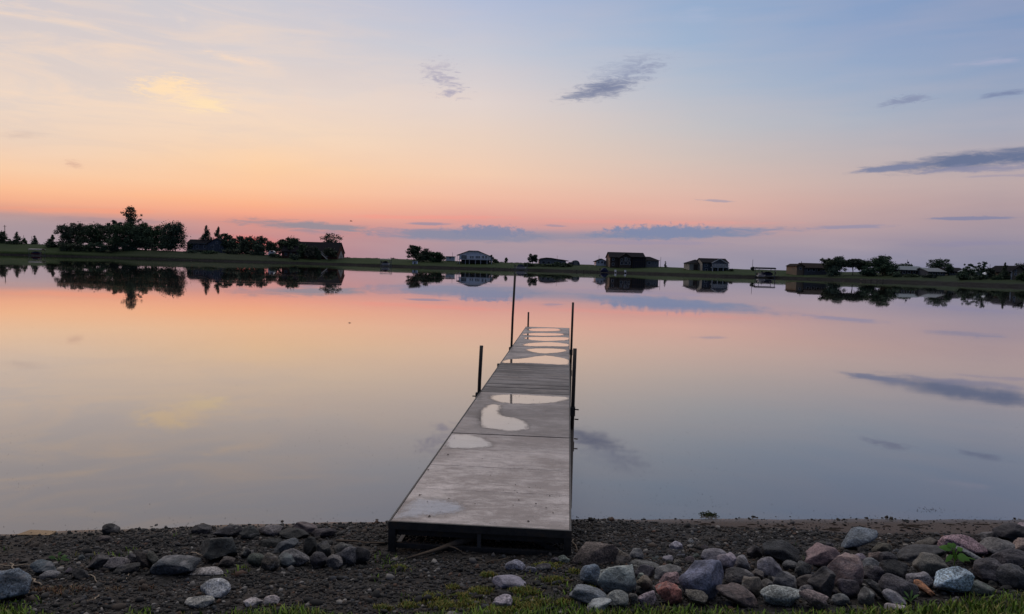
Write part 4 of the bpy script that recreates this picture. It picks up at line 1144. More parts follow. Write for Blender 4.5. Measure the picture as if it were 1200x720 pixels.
# dark wrack left on the sandy strip
V = []; F = []
for k in range(260):
    x = random.uniform(1.4, 5.0); d = random.uniform(0.10, 0.42); y = y_water(x) - d
    if noise.noise(Vector((x * 1.8, d * 12, 2))) < 0.05: continue
    z = ground(x, y); s = random.uniform(0.008, 0.028); b0 = len(V); a = random.gauss(0, 0.35)
    for j in range(6):
        r = s * random.uniform(0.7, 1.2); V.append((x + r * 1.8 * math.cos(a + j * 1.047), y + 0.6 * r * math.sin(a + j * 1.047), z + 0.002))
    V.append((x, y, z + 0.008)); F.extend((b0 + j, b0 + (j + 1) % 6, b0 + 6) for j in range(6))
tag(np_mesh('beach_litter', np.array(V), np.array(F), M['crumb']), 'dark shreds of wrack on the sandy strip', None, None, 'stuff')
# ------------------------------------------------------------------ trees and bushes
m = bpy.data.materials.new('leafage'); m.use_nodes = True
t = NT(m.node_tree); b = m.node_tree.nodes['Principled BSDF']
oi = t.new('ShaderNodeObjectInfo'); geo = t.new('ShaderNodeNewGeometry')
c = t.mix(1.0, oi.outputs['Color'], t.rng(geo.outputs['Random Per Island'], 0, 1, 0.55, 1.5), 'MULTIPLY')
t.l.new(c, b.inputs['Base Color']); b.inputs['Roughness'].default_value = 0.8; b.inputs['Specular IOR Level'].default_value = 0.2
M['leafage'] = m
M['bark'] = plain('bark', (0.065, 0.052, 0.042), 0.9, 0.3, 3)
def leaf_quads(pts, nrm, size, rs):
    """one small folded leaf cluster (two triangles) at every point"""
    n = len(pts)
    a = rs.normal(size=(n, 3)); a += nrm * 0.6; a /= np.linalg.norm(a, axis=1)[:, None]
    h = rs.normal(size=(n, 3)); u = np.cross(a, h); u /= np.linalg.norm(u, axis=1)[:, None]; v = np.cross(a, u)
    s = size * rs.uniform(0.6, 1.4, (n, 1))
    V = np.stack([pts - u * s, pts + v * s * 0.55 + a * s * 0.15, pts + u * s, pts - v * s * 0.55 + a * s * 0.15], 1).reshape(-1, 3)
    F = (np.arange(n) * 4)[:, None] + np.array([[0, 1, 2, 3]])
    return V, F
NTREE = 0
def tree(px, top, wpx, D, kind, lab, name='tree', cat='tree', group='trees on the far shore', base=None, colr=(0.062, 0.088, 0.056), dens=1.0, trunkf=None):
    global NTREE
    NTREE += 1; rs = np.random.default_rng(3000 + NTREE)
    s = D / FPX
    x = pt(px, 305, D).x; z0 = far_z(px, D) - 0.05
    if base is not None: z0 = min(z0, pt(px, base, D).z)
    hgt = pt(px, top, D).z - z0; W = wpx * s
    root = empty(name, (x, D, z0), lab, cat, group)
    lobes = []
    if kind == 'conifer':
        tf = 0.06 if trunkf is None else trunkf
        n = 9
        for k in range(n):
            u = (k + 0.3) / n
            r = W / 2 * (1 - u) ** 0.8 * rs.uniform(0.75, 1.1) + 0.12
            zc = hgt * (tf + (1 - tf) * u * 0.96)
            for q in range(max(2, int(5 * (1 - u)))):
                an = rs.uniform(0, 6.28); lobes.append((math.cos(an) * r * 0.55, math.sin(an) * r * 0.5, zc, r * 0.62, r * 0.55, hgt / n * 0.75))
        lobes.append((0, 0, hgt * 0.95, 0.18 * s * 4, 0.18 * s * 4, hgt * 0.06))
    elif kind == 'round':
        tf = 0.10 if trunkf is None else trunkf
        ch = hgt * (1 - tf)
        for k in range(34):
            an = rs.uniform(0, 6.28); u = rs.uniform(0.08, 0.93)
            prof = math.sqrt(max(0.12, 1 - ((u - 0.42) / 0.62) ** 2))
            rr = W * 0.5 * rs.uniform(0.15, 0.92) * prof
            r = W * rs.uniform(0.07, 0.15)
            lobes.append((math.cos(an) * rr, math.sin(an) * rr, hgt * tf + ch * u, r, r, min(r, ch * 0.17) * rs.uniform(0.7, 1)))
        for u in (0.3, 0.55, 0.7): lobes.append((rs.normal() * W * 0.06, 0, hgt * tf + ch * u, W * 0.27, W * 0.27, ch * 0.22))
    elif kind == 'tall':       # loose tall cottonwood with an open top
        tf = 0.12 if trunkf is None else trunkf
        for k in range(90):
            u = rs.uniform(0, 1) ** 0.9; an = rs.uniform(0, 6.28); wv = interp(u, [(0, 0.75), (0.35, 0.98), (0.55, 0.70), (0.70, 0.42), (0.82, 0.55), (0.92, 0.42), (1, 0.12)])
            rr = W / 2 * wv * rs.uniform(0.1, 0.95); r = W * rs.uniform(0.035, 0.075) * (0.7 if u > 0.6 else 1.35)
            lobes.append((math.cos(an) * rr, math.sin(an) * rr, hgt * (tf + (0.97 - tf) * u), r, r, r * 0.75))
        for u in (0.3, 0.45, 0.6, 0.7, 0.78, 0.86, 0.93): lobes.append((rs.normal() * W * 0.05, 0, hgt * u, W * 0.11, W * 0.11, W * 0.10))
    elif kind == 'sparse':
        tf = 0.22 if trunkf is None else trunkf
        for k in range(44):
            u = rs.uniform(0.0, 1); an = rs.uniform(0, 6.28); rr = W / 2 * rs.uniform(0.05, 0.95) * math.sqrt(max(0.06, 1 - (2 * u - 0.9) ** 2 * 0.85)); r = W * rs.uniform(0.05, 0.10)
            lobes.append((math.cos(an) * rr, math.sin(an) * rr, hgt * (tf + (0.95 - tf) * u), r, r, r * 0.7))
    else:                      # bush
        tf = 0.0
        for k in range(12):
            an = rs.uniform(0, 6.28); rr = W / 2 * rs.uniform(0.1, 0.75); r = W * rs.uniform(0.12, 0.2); u = rs.uniform(0.1, 0.8) * (1 - 0.4 * abs(math.cos(an)) * rr / (W / 2))
            lobes.append((math.cos(an) * rr, math.sin(an) * rr * 0.7, hgt * u, r, r * 0.8, hgt * rs.uniform(0.14, 0.22)))
    area = (W / s) * (hgt / s)
    n = int(min(9000, max(160, area * 8.0 * dens)))
    size = 0.68 * s * (0.85 if kind in ('tall', 'sparse') else 1.0)
    vol = np.array([l[3] * l[5] for l in lobes]); pick = rs.choice(len(lobes), n, p=vol / vol.sum())
    L = np.array(lobes)[pick]
    d = rs.normal(size=(n, 3)); d /= np.linalg.norm(d, axis=1)[:, None]
    rad = rs.uniform(0.3, 1.0, (n, 1)) ** 0.6 * np.where(rs.uniform(size=(n, 1)) < 0.22, rs.uniform(1.1, 1.75, (n, 1)), rs.uniform(0.75, 1.2, (n, 1)))
    P_ = L[:, :3] + d * rad * L[:, 3:]
    ok = P_[:, 2] > 0.05
    V, F = leaf_quads(P_[ok], d[ok], size, rs)
    # pull the outline onto its measured height and width
    top_now = np.percentile(V[:, 2], 99.7); V[:, 2] *= hgt / top_now
    wn = np.percentile(V[:, 0], 99.3) - np.percentile(V[:, 0], 0.7); V[:, 0] = (V[:, 0] - (np.percentile(V[:, 0], 99.3) + np.percentile(V[:, 0], 0.7)) / 2) * W / wn
    o = np_mesh('crown' if kind != 'bush' else 'foliage', V, F, M['leafage'], root)
    o.color = (*[q * rs.uniform(0.85, 1.15) for q in colr], 1)
    tb = MB()
    if kind != 'bush':
        r0 = max(0.12, hgt * 0.022); th = hgt * (0.9 if kind in ('conifer', 'tall') else 0.62)
        tb.tube([(0, 0, -0.3), (rs.normal() * 0.05 * W * 0.3, 0, th * 0.5), (rs.normal() * 0.04 * W * 0.3, 0, th)], [r0, r0 * 0.7, r0 * 0.25], 7)
        if kind != 'conifer':
            for l in lobes[:(7 if kind == 'round' else 24)]:
                tb.tube([(0, 0, th * rs.uniform(0.35, 0.7)), (l[0] * 0.5, l[1] * 0.5, l[2] * 0.85), (l[0], l[1], l[2])], [r0 * 0.45, r0 * 0.3, r0 * 0.1], 5)
        tb.build('trunk', M['bark'], root, True)
    else:
        for l in lobes[:5]: tb.tube([(0, 0, -0.2), (l[0] * 0.6, l[1] * 0.6, l[2])], [0.06, 0.025], 5)
        tb.build('stems', M['bark'], root, True)
    return root
G_ = (0.062, 0.088, 0.056)
# --- left wood
tree(1, 271.5, 16, 385, 'round', 'dark broad tree cut by the left edge of the picture beside the utility pole', base=290)
tree(11, 280, 8, 380, 'bush', 'low dark bush between the edge tree and the pointed evergreen at far left', 'bush', 'bush', 'bushes on the far shore')
tree(20, 272, 12, 380, 'conifer', 'pointed evergreen standing behind the low bush at far left', 'conifer_tree')
tree(28.5, 279, 7, 382, 'bush', 'small bush touching the right foot of the pointed evergreen at far left', 'bush', 'bush', 'bushes on the far shore')
tree(41, 276.5, 9, 383, 'conifer', 'small lone evergreen on the crest above the moored pontoon boat', 'conifer_tree')
tree(61.5, 275.5, 15, 366, 'conifer', 'stout dark evergreen standing alone left of the long wood', 'conifer_tree', trunkf=0.02)
for px, top, wd, D, k, lab in [
    (80, 264, 24, 368, 'round', 'round crowned tree at the left end of the long wood'),
    (93, 262, 22, 372, 'round', 'second round tree from the left in the long wood'),
    (107, 263.5, 24, 366, 'round', 'mid-height tree in the dense part of the long wood, left of its middle'),
    (122, 263, 24, 370, 'round', 'dense tree just left of the tallest tree in the wood'),
    (134, 258.5, 18, 374, 'sparse', 'looser tree with sky gaps at the left shoulder of the tallest tree'),
    (153, 243, 36, 362, 'tall', 'tallest tree of the far shore, ragged open top over the wood'),
    (170, 262, 24, 366, 'round', 'round tree at the right shoulder of the tallest tree'),
    (183, 265, 20, 362, 'round', 'lower round tree between the tallest tree and the big dense broad tree')]:
    tree(px, top, wd, D, k, lab, dens=1.35 if k == 'tall' else 1.1, colr=G_)
tree(146, 262, 32, 356, 'round', 'full dark tree under the left side of the tallest tree', colr=G_)
tree(163, 266, 30, 355, 'round', 'full dark tree under the right side of the tallest tree', colr=G_)
tree(195, 270, 14, 352, 'bush', 'dark undergrowth bush at the foot of the big dense broad tree', 'bush', 'bush', 'bushes on the far shore')
tree(205.5, 260.5, 33, 345, 'round', 'big dense broad tree left of the low blue-grey house', dens=1.25, colr=G_, trunkf=0.0)
tree(241, 265.5, 22, 352, 'conifer', 'ragged evergreen rising behind the low blue-grey house', 'conifer_tree', base=288)
tree(256, 267, 19, 352, 'conifer', 'narrow dark evergreen at the right behind the low blue-grey house', 'conifer_tree', base=288, dens=1.3)
tree(266, 274, 16, 345, 'round', 'round tree directly right of the low blue-grey house', colr=G_)
tree(281, 277, 22, 342, 'sparse', 'thin tree with the red sunset glowing through it', colr=G_, dens=0.9)
tree(290, 278, 26, 335, 'bush', 'big dark shrub right of the thin glowing tree', 'bush', 'bush', 'bushes on the far shore', dens=1.5, colr=G_)
tree(306, 277, 14, 330, 'round', 'small ball-crowned tree over the dark shrubs', colr=G_)
tree(302, 287, 20, 322, 'bush', 'dark shrub below the ball-crowned tree', 'bush', 'bush', 'bushes on the far shore', dens=1.3, colr=G_)
tree(318, 283, 14, 328, 'bush', 'dark shrub above the small blue parked thing, left of the long barn', 'bush', 'bush', 'bushes on the far shore', dens=1.3, colr=G_)
tree(331, 281, 18, 318, 'round', 'dense tree at the left end of the long barn', colr=G_, dens=1.4)
tree(342, 278.5, 18, 316, 'round', 'leafy tree whose crown rises over the barn roof near its left end', colr=G_)
tree(355, 286, 14, 312, 'round', 'small leafy tree in front of the middle of the long barn', colr=G_)
tree(387.5, 273.5, 24, 328, 'round', 'airy tree rising behind the right end of the long barn', dens=0.42, colr=G_, base=298)
tree(387, 291, 15, 306, 'round', 'small dark round tree in front of the right end of the long barn', dens=1.5, colr=G_, trunkf=0.3)
tree(372, 290, 9, 308, 'bush', 'narrow dark bush against the front of the long barn', 'bush', 'bush', 'bushes on the far shore', colr=G_)
tree(397.5, 296, 5, 318, 'bush', 'tiny bush at the outer right corner of the long barn', 'bush', 'bush', 'bushes on the far shore')
for px, wd, top, lab in [(76, 16, 284, 'undergrowth bush at the left end of the long wood'), (91, 18, 285, 'undergrowth bush under the second tree of the long wood'), (106, 16, 285.5, 'undergrowth bush left of the middle of the long wood'), (120, 18, 285, 'undergrowth bush under the dense tree of the long wood'), (136, 18, 284, 'undergrowth bush under the looser tree with sky gaps'), (153, 22, 283, 'wide undergrowth bush at the foot of the tallest tree'), (172, 20, 284, 'undergrowth bush right of the foot of the tallest tree'), (186, 16, 285, 'undergrowth bush left of the big dense broad tree')]:
    tree(px, top, wd, 354, 'bush', lab, 'bush', 'bush', 'bushes on the far shore', colr=G_)
for px, wd, top, D, lab in [(224, 18, 293, 330, 'rough shrub on the bank before the left half of the low blue-grey house'), (246, 22, 293.5, 326, 'rough shrub on the bank before the right half of the low blue-grey house'), (272, 20, 292, 326, 'rough shrub on the bank right of the low blue-grey house'), (322, 14, 297, 312, 'rough shrub on the bank below the small pale blue camper'), (345, 12, 297.5, 306, 'rough shrub on the bank before the left part of the long barn')]:
    tree(px, top, wd, D, 'bush', lab, 'bush', 'bush', 'bushes on the far shore', colr=G_)
for px, wd, top, D, lab in [(198, 16, 276, 350, 'low leafy tree filling the foot of the big dense broad tree on its left'), (274, 16, 281, 338, 'low leafy tree right of the round tree beside the low blue-grey house'), (364, 14, 288, 308, 'low leafy tree before the middle of the long barn, right of the small one')]:
    tree(px, top, wd, D, 'round', lab, colr=G_, trunkf=0.05)
# --- middle
tree(485, 287.8, 16, 277, 'round', 'round headed dark tree beside the big mound of shrubs', dens=1.6, colr=G_, trunkf=0.2)
for px, top, wd, lab in [(497, 292, 20, 'left and tallest shrub of the dark mound beside the round headed tree'), (508, 295, 18, 'middle shrub of the dark mound right of the round headed tree'), (516, 297.5, 12, 'right end shrub of the dark mound, nearest the white house')]:
    tree(px, top, wd, 275, 'bush', lab, 'bush', 'bush', 'bushes on the far shore', dens=1.7, colr=G_)
tree(575.5, 299, 6, 277, 'round', 'small tree at the right corner of the white house with the raised deck')
tree(581, 303, 8, 275, 'bush', 'low dark bush right of the white house with the raised deck', 'bush', 'bush', 'bushes on the far shore')
tree(593, 302, 4.5, 280, 'round', 'tiny lollipop tree between the white house and the covered pontoon')
tree(624.3, 297.8, 11, 276, 'round', 'small round tree at the left end of the low curved-roof house', dens=1.8, trunkf=0.25, colr=G_)
for px, top, wd, lab in [(622, 308, 16, 'dark shrub under the small round tree by the covered pontoon'), (640, 309, 20, 'shrub in front of the low curved-roof house, left one'), (656, 307, 18, 'shrub in front of the low curved-roof house, right one'), (668, 309, 8, 'small shrub before the round-topped blue shed')]:
    tree(px, top, wd, 266, 'bush', lab, 'bush', 'bush', 'bushes on the far shore', dens=1.3)
tree(780.3, 306.5, 3.8, 262, 'conifer', 'tiny narrow tree alone on the grass between the two big houses', 'conifer_tree')
tree(882.5, 312.5, 5.5, 240, 'bush', 'tiny round bush at the foot of the thin pole', 'bush', 'bush', 'bushes on the far shore')
tree(857, 315, 7, 236, 'bush', 'low dark bush at the right corner of the gabled balcony house', 'bush', 'bush', 'bushes on the far shore')
# --- right wood
for px, top, wd, lab, tf in [(972, 303, 18, 'left tree of the right-hand grove, overhanging the brown-roofed house', 0.25), (985, 301, 22, 'broad tree second from the left in the right-hand grove', 0.22), (1000, 303.5, 20, 'tree over the bright gap in the right-hand grove', 0.5), (1012, 305, 18, 'tree right of the bright gap in the right-hand grove', 0.3)]:
    tree(px, top, wd, 214, 'round', lab, dens=1.25, trunkf=tf, colr=G_)
tree(1035, 300.3, 30, 210, 'round', 'biggest dense tree of the right-hand grove, a dark dome', dens=1.7, trunkf=0.05, colr=G_)
tree(978, 313, 16, 211, 'bush', 'dark bush under the left trees of the right-hand grove', 'bush', 'bush', 'bushes on the far shore', colr=G_, dens=1.3)
tree(1018, 312, 20, 209, 'bush', 'dark bush between the bright gap and the dark dome tree', 'bush', 'bush', 'bushes on the far shore', colr=G_, dens=1.4)
tree(1060, 309, 18, 222, 'round', 'low round tree peeping over the long blue metal roof', base=322, colr=G_)
tree(1101, 304, 27, 215, 'round', 'broad domed tree behind the second metal-roofed house', base=322, dens=1.4, colr=G_, trunkf=0.05)
tree(1112, 310, 10, 205, 'bush', 'dark shrub at the right end of the second metal-roofed house', 'bush', 'bush', 'bushes on the far shore')
tree(1136, 309.5, 16, 186, 'sparse', 'thin scruffy tree in front of the pale roofed cottages', dens=1.2)
tree(1133, 318, 18, 184, 'bush', 'dark bush under the thin scruffy tree', 'bush', 'bush', 'bushes on the far shore', dens=1.3)
tree(1153, 307, 16, 190, 'sparse', 'open crooked tree with a flat top right of the thin scruffy one', dens=0.8)
tree(1162, 314, 12, 186, 'bush', 'dark bush behind the white boat cover at the right', 'bush', 'bush', 'bushes on the far shore')
tree(1178, 308.3, 13, 182, 'conifer', 'dark pointed evergreen left of the tan gabled house', 'conifer_tree', dens=1.6, trunkf=0.0)
tree(1198, 308.5, 14, 188, 'round', 'dark tree behind the tan gabled house at the right edge', base=322)
tree(1203, 318, 18, 176, 'bush', 'dark bush in front of the tan gabled house at the right edge', 'bush', 'bush', 'bushes on the far shore', dens=1.3)
for px, top, wd, D, lab in [(1050, 318, 16, 203, 'dark shrub before the left half of the long metal-roofed house'), (1070, 321, 20, 201, 'dark shrub before the right half of the long metal-roofed house'), (1092, 321, 18, 196, 'dark shrub before the second metal-roofed house'), (1150, 321, 14, 183, 'low shrub before the open crooked tree'), (1170, 322, 14, 180, 'low shrub left of the dark pointed evergreen')]:
    tree(px, top, wd, D, 'bush', lab, 'bush', 'bush', 'bushes on the far shore', colr=G_, dens=1.2)
# distant treeline on the horizon
rs = np.random.default_rng(5); n = 5200
px = rs.uniform(402, 700, n); D = 1100 + rs.uniform(-60, 60, n)
amp = np.array([0.6 + 0.8 * noise.noise(Vector((a * 0.11, 0, 0))) + 0.5 * noise.noise(Vector((a * 0.4, 3, 0))) for a in px])
fade = np.interp(px, [400, 430, 480, 520, 560, 590, 625, 640, 700], [0.9, 1.0, 0.7, 0.4, 0.3, 0.55, 0.5, 0.1, 0.0])
base = 3.0; hz = rs.uniform(0, 1, n) * np.clip(amp, 0.15, 2) * fade * 4.0
P_ = np.stack([D * (px - 600) / FPX, D, base + hz], 1)
V, F = leaf_quads(P_, np.zeros((n, 3)), 0.8, rs)
o = np_mesh('treeline', V, F, M['leafage']); o.color = (0.05, 0.06, 0.045, 1)
tag(o, 'low distant treeline on the horizon beyond the meadow', None, None, 'stuff')

# ------------------------------------------------------------------ houses
class Lot:
    """a building plot: picture columns and rows become metres at its own distance"""
    def __init__(s, name, px, D, lab, cat, group=None, base=None):
        s.D = D; s.px = px
        s.bz = far_z(px, D) - 0.15
        if base is not None: s.bz = pt(px, base, D).z
        s.root = empty(name, (pt(px, 310, D).x, D, s.bz), lab, cat, group)
    def x(s, px, py=308): return pt(px, py, s.D).x - s.root.location.x
    def z(s, px, py): return pt(px, py, s.D).z - s.bz
    def box(s, name, mat, x0, x1, ytop, ybot, d0, d1, parent=None, pr=None):
        pm = (x0 + x1) / 2 if pr is None else pr
        mb = MB(); mb.box(s.x(x0), s.x(x1), d0, d1, s.z(pm, ybot), s.z(pm, ytop))
        return mb.build(name, mat, parent or s.root)
    def down(s, px): return -0.9
def gable_side(lot, x0, x1, ridge, eave, pr, d0, d1, over=0.45, th=0.16):
    """ridge runs left-right: roof slab pair seen from its long side"""
    X0, X1 = lot.x(x0), lot.x(x1); zr, ze = lot.z(pr, ridge), lot.z(pr, eave); dm = (d0 + d1) / 2; sl = (zr - ze) / (dm - d0)
    poly = [(d0 - over, ze - sl * over), (dm, zr), (d1 + over, ze - sl * over), (d1 + over, ze - sl * over - th), (dm, zr - th * 1.1), (d0 - over, ze - sl * over - th)]
    return poly, X0 - over * 0.6, X1 + over * 0.6, zr, ze, dm
def side_house(lot, x0, x1, ridge, eave, pr, d0, d1, wallm, roofm, gable=True):
    poly, a, b_, zr, ze, dm = gable_side(lot, x0, x1, ridge, eave, pr, d0, d1)
    X0, X1 = lot.x(x0), lot.x(x1)
    wl = MB(); wl.prismx([(d0, -0.9), (d1, -0.9), (d1, ze - 0.02), (dm, zr - 0.22), (d0, ze - 0.02)], X0, X1)
    w_ = wl.build('wall', wallm, lot.root)
    rf = MB(); rf.prismx(poly, a, b_); r_ = rf.build('roof', roofm, lot.root)
    return w_, r_, zr, ze
def front_gable(lot, x0, x1, peak, eave, pr, d0, d1, wallm, roofm, over=0.35, th=0.16, zb=-0.9, name='gable_wall'):
    X0, X1 = lot.x(x0), lot.x(x1); xm = (X0 + X1) / 2; zr, ze = lot.z(pr, peak), lot.z(pr, eave); sl = (zr - ze) / (xm - X0)
    wl = MB(); wl.prism([(X0, zb), (X1, zb), (X1, ze - 0.02), (xm, zr - 0.2), (X0, ze - 0.02)], d0, d1); w_ = wl.build(name, wallm, lot.root)
    rf = MB(); rf.prism([(X0 - over, ze - sl * over), (xm, zr), (X1 + over, ze - sl * over), (X1 + over, ze - sl * over - th), (xm, zr - th * 1.1), (X0 - over, ze - sl * over - th)], d0 - 0.35, d1)
    r_ = rf.build('roof', roofm, lot.root)
    return w_, r_
def window(lot, px, top, bot, wpx, d, pr=None, fr='trim', parent=None):
    pm = px if pr is None else pr
    xa, xb = lot.x(px - wpx / 2), lot.x(px + wpx / 2); za, zb = lot.z(pm, bot), lot.z(pm, top)
    f = MB(); k = 0.07
    f.box(xa - k, xa, d - 0.05, d + 0.02, za - k, zb + k).box(xb, xb + k, d - 0.05, d + 0.02, za - k, zb + k).box(xa, xb, d - 0.05, d + 0.02, zb, zb + k).box(xa, xb, d - 0.05, d + 0.02, za - k, za)
    if xb - xa > 1.6: f.box((xa + xb) / 2 - 0.035, (xa + xb) / 2 + 0.035, d - 0.045, d + 0.015, za, zb)
    o = f.build('window', M[fr], parent or lot.root)
    g = MB(); g.box(xa + 0.002, xb - 0.002, d - 0.018, d + 0.01, za + 0.002, zb - 0.002); g.build('pane', M['window_glass'], o)
    return o
def door(lot, px, top, bot, wpx, d, pr=None, mat='trim'):
    pm = px if pr is None else pr
    xa, xb = lot.x(px - wpx / 2), lot.x(px + wpx / 2)
    m_ = MB(); m_.box(xa, xb, d - 0.05, d + 0.02, lot.z(pm, bot), lot.z(pm, top)); o = m_.build('door', M[mat], lot.root)
    h = MB(); h.box(xb - 0.16, xb - 0.1, d - 0.11, d - 0.05, lot.z(pm, bot) + 0.95, lot.z(pm, bot) + 1.05); h.build('handle', M['lift_metal'], o)
    return o

# A: low blue-grey house in the left wood
L = Lot('house', 240, 345, 'low blue-grey house with a gabled wing among the left trees', 'house')
side_house(L, 217, 244, 280.5, 285.3, 232, 2, 10, M['blue_siding'], M['dark_shingle'])
front_gable(L, 243, 264.5, 279, 285.2, 253, 0.0, 9, M['blue_siding'], M['dark_shingle'])
fs = MB(); fs.box(L.x(218), L.x(244), 1.42, 1.5, L.z(231, 285.6), L.z(231, 284.7)); fs.build('fascia', M['grey_metal_roof'], L.root)
for px in (223, 229, 238): window(L, px, 287.3, 291, 3.2, 2.0)
window(L, 254, 283.3, 285.6, 2.2, 0.0); window(L, 249, 287.5, 291, 3, 0.0); window(L, 259, 287.5, 291, 3, 0.0)
ch = MB(); ch.box(L.x(234.4), L.x(236.4), 5.2, 6.0, L.z(235, 282), L.z(235, 279.3)); ch.build('chimney', M['stone_cladding'], L.root)
pr_ = MB(); pr_.box(L.x(219), L.x(242), -0.4, 1.9, L.z(231, 293.6), L.z(231, 292.8)); pr_.build('porch', M['weathered_timber'], L.root)
# A0: roof at the left edge
L = Lot('house', 0, 392, 'small grey roofed house cut by the left edge of the picture', 'house', base=292)
side_house(L, -14, 6, 283, 286.5, -4, 0, 8, M['pale_siding'], M['grey_metal_roof']); window(L, 2, 287.5, 289.5, 2, 0.0); window(L, -6, 287.5, 289.5, 2.5, 0.0)
# B: long barn with a dark gambrel-like gable end
L = Lot('barn', 362, 312, 'long dark barn with a low roof and white stair behind small trees', 'barn')
side_house(L, 330, 395.2, 283.2, 294.8, 362, 0, 13, M['brick_red'], M['dark_shingle'])
for px, wv in ((335, 3), (341, 2.2), (348, 2.2), (358, 3.4), (366, 3.4)): window(L, px, 296.3, 299.5, wv, 0.0, fr='pale_siding')
door(L, 352.5, 296.2, 301.5, 2.4, 0.0, mat='grey_siding'); door(L, 383, 296, 301.6, 3, 0.0, mat='grey_siding')
eg = MB(); eg.prismx([(6.5, L.z(395, 294)), (1.5, L.z(395, 303)), (11.5, L.z(395, 303))], L.x(395.2) + 0.003, L.x(395.2) + 0.12); eg.build('gable_cladding', M['pale_siding'], L.root)
st = MB(); st.bar((L.x(376.5), -0.9, L.z(377, 297.5)), (L.x(384), -0.9, L.z(384, 304)), 0.8, 0.22); st.box(L.x(376), L.x(378), -1.4, -0.06, L.z(377, 298.0), L.z(377, 297.5)); st.build('stair', M['trim'], L.root)
for a in (0, 1):
    rr = MB(); rr.bar((L.x(376.5), -1.3 + a * 0.8, L.z(377, 297.5) + 0.9), (L.x(384), -1.3 + a * 0.8, L.z(384, 304) + 0.9), 0.06, 0.06); rr.build('railing', M['trim'], L.root)
# small parked blue thing by the barn: a pickup-sized camper
L = Lot('camper', 318, 318, 'small pale blue camper parked among shrubs left of the long barn', 'camper')
mb = MB(); mb.prism([(L.x(314), 0.45), (L.x(321.5), 0.45), (L.x(321.5), 2.1), (L.x(319.5), 2.5), (L.x(315.5), 2.5), (L.x(314), 1.5)], 0, 1.9); mb.build('body', M['white_hull'], L.root, bevel=0.05)
window(L, 318.5, 294.0 + 0.4, 295.4 + 0.4, 2.6, 0.0)
for px in (315.6, 320): wv = MB(); wv.tube([(L.x(px), -0.08, 0.35), (L.x(px), 0.12, 0.35)], 0.35, 14); wv.build('wheel', M['dark_canvas'], L.root)
# C: white house with raised deck
L = Lot('house', 557, 271, 'white gabled house on posts with a long raised deck over the bank', 'house')
X0, X1 = L.x(538), L.x(574.5)
zr = L.z(554, 293.9); zl_, zr_ = L.z(538, 298.2), L.z(574, 300.2); zd = L.z(557, 304.2)
xa, xb = L.x(549.5), L.x(560)
wl = MB(); wl.prism([(X0, zd), (X1, zd), (X1, zr_ - 0.05), (xb, zr - 0.2), (xa, zr - 0.2), (X0, zl_ - 0.05)], 0.0, 9); wl.build('wall', M['white_siding'], L.root)
rf = MB(); sl = 0.3
rf.prism([(X0 - 0.9, zl_ - 0.25), (xa, zr), (xb, zr), (X1 + 0.8, zr_ - 0.3), (X1 + 0.8, zr_ - 0.48), (xb, zr - 0.18), (xa, zr - 0.18), (X0 - 0.9, zl_ - 0.43)], -0.7, 9.5); rf.build('roof', M['dark_shingle'], L.root)
fb = MB(); fb.box(L.x(540), L.x(573), 2.0, 8.8, -1.0, zd - 0.2); fb.build('lower_wall', M['grey_siding'], L.root)
dk = MB(); dk.box(L.x(537.5), L.x(577), -2.2, 1.9, zd - 0.2, zd - 0.003); dk.build('deck', M['trim'], L.root)
rl = MB()
rl.box(L.x(539), L.x(577), -2.2, -2.14, zd + 0.92, zd + 1.0)
for k in range(60):
    xx = L.x(539) + (L.x(577) - L.x(539)) * k / 59; rl.box(xx - 0.03, xx + 0.03, -2.19, -2.15, zd, zd + 0.92)
rl.build('railing', M['trim'], L.root)
for px in (538.8, 545.8, 550.5, 557.5, 563.5, 571, 576.3):
    p_ = MB(); p_.box(L.x(px) - 0.1, L.x(px) + 0.1, -2.15, -1.95, -1.6, zd - 0.2); p_.build('post', M['trim'], L.root)
pw = MB(); pw.box(L.x(540.6), L.x(546.8), -0.05, 0.02, L.z(544, 303.6), L.z(544, 299.6)); pw.build('porch_opening', M['window_glass'], L.root)
for px, wv in ((551.5, 1.5), (554, 1.5), (558, 1.2), (559.8, 1.2), (561.6, 1.2), (566, 2.0), (569.5, 1.6)): window(L, px, 300.4, 303, wv, 0.0)
dr = MB(); dr.box(L.x(571.8), L.x(573.4), -0.06, 0.02, zd, L.z(572.5, 301)); dr.build('door', M['trim'], L.root)
cp = MB(); cp.box(X0 - 0.75, X0 - 0.62, -0.6, -0.47, -0.9, zl_ - 0.35); cp.build('post', M['trim'], L.root)
# shed / trailer left of it
L = Lot('shed', 527, 280, 'small pale blue shed on the grass left of the white house', 'shed')
L.box('wall', M['white_siding'], 522.5, 532.5, 301.2, 306, 0, 4); L.box('roof', M['grey_metal_roof'], 522, 533, 300.6, 301.15, -0.25, 4.2); window(L, 527.5, 301.9, 303, 2, 0.0)
# white pump shed at the shore
L = Lot('shed', 486, 264, 'tiny white shed at the water beneath the round headed dark tree', 'shed')
L.box('wall', M['white_siding'], 483.3, 489, 306.2, 312, 0, 1.6); L.box('roof', M['grey_metal_roof'], 482.8, 489.4, 305.6, 306.15, -0.2, 1.8); d_ = L.box('door', M['grey_siding'], 485.4, 486.9, 307.2, 310.0, -0.03, 0.02)
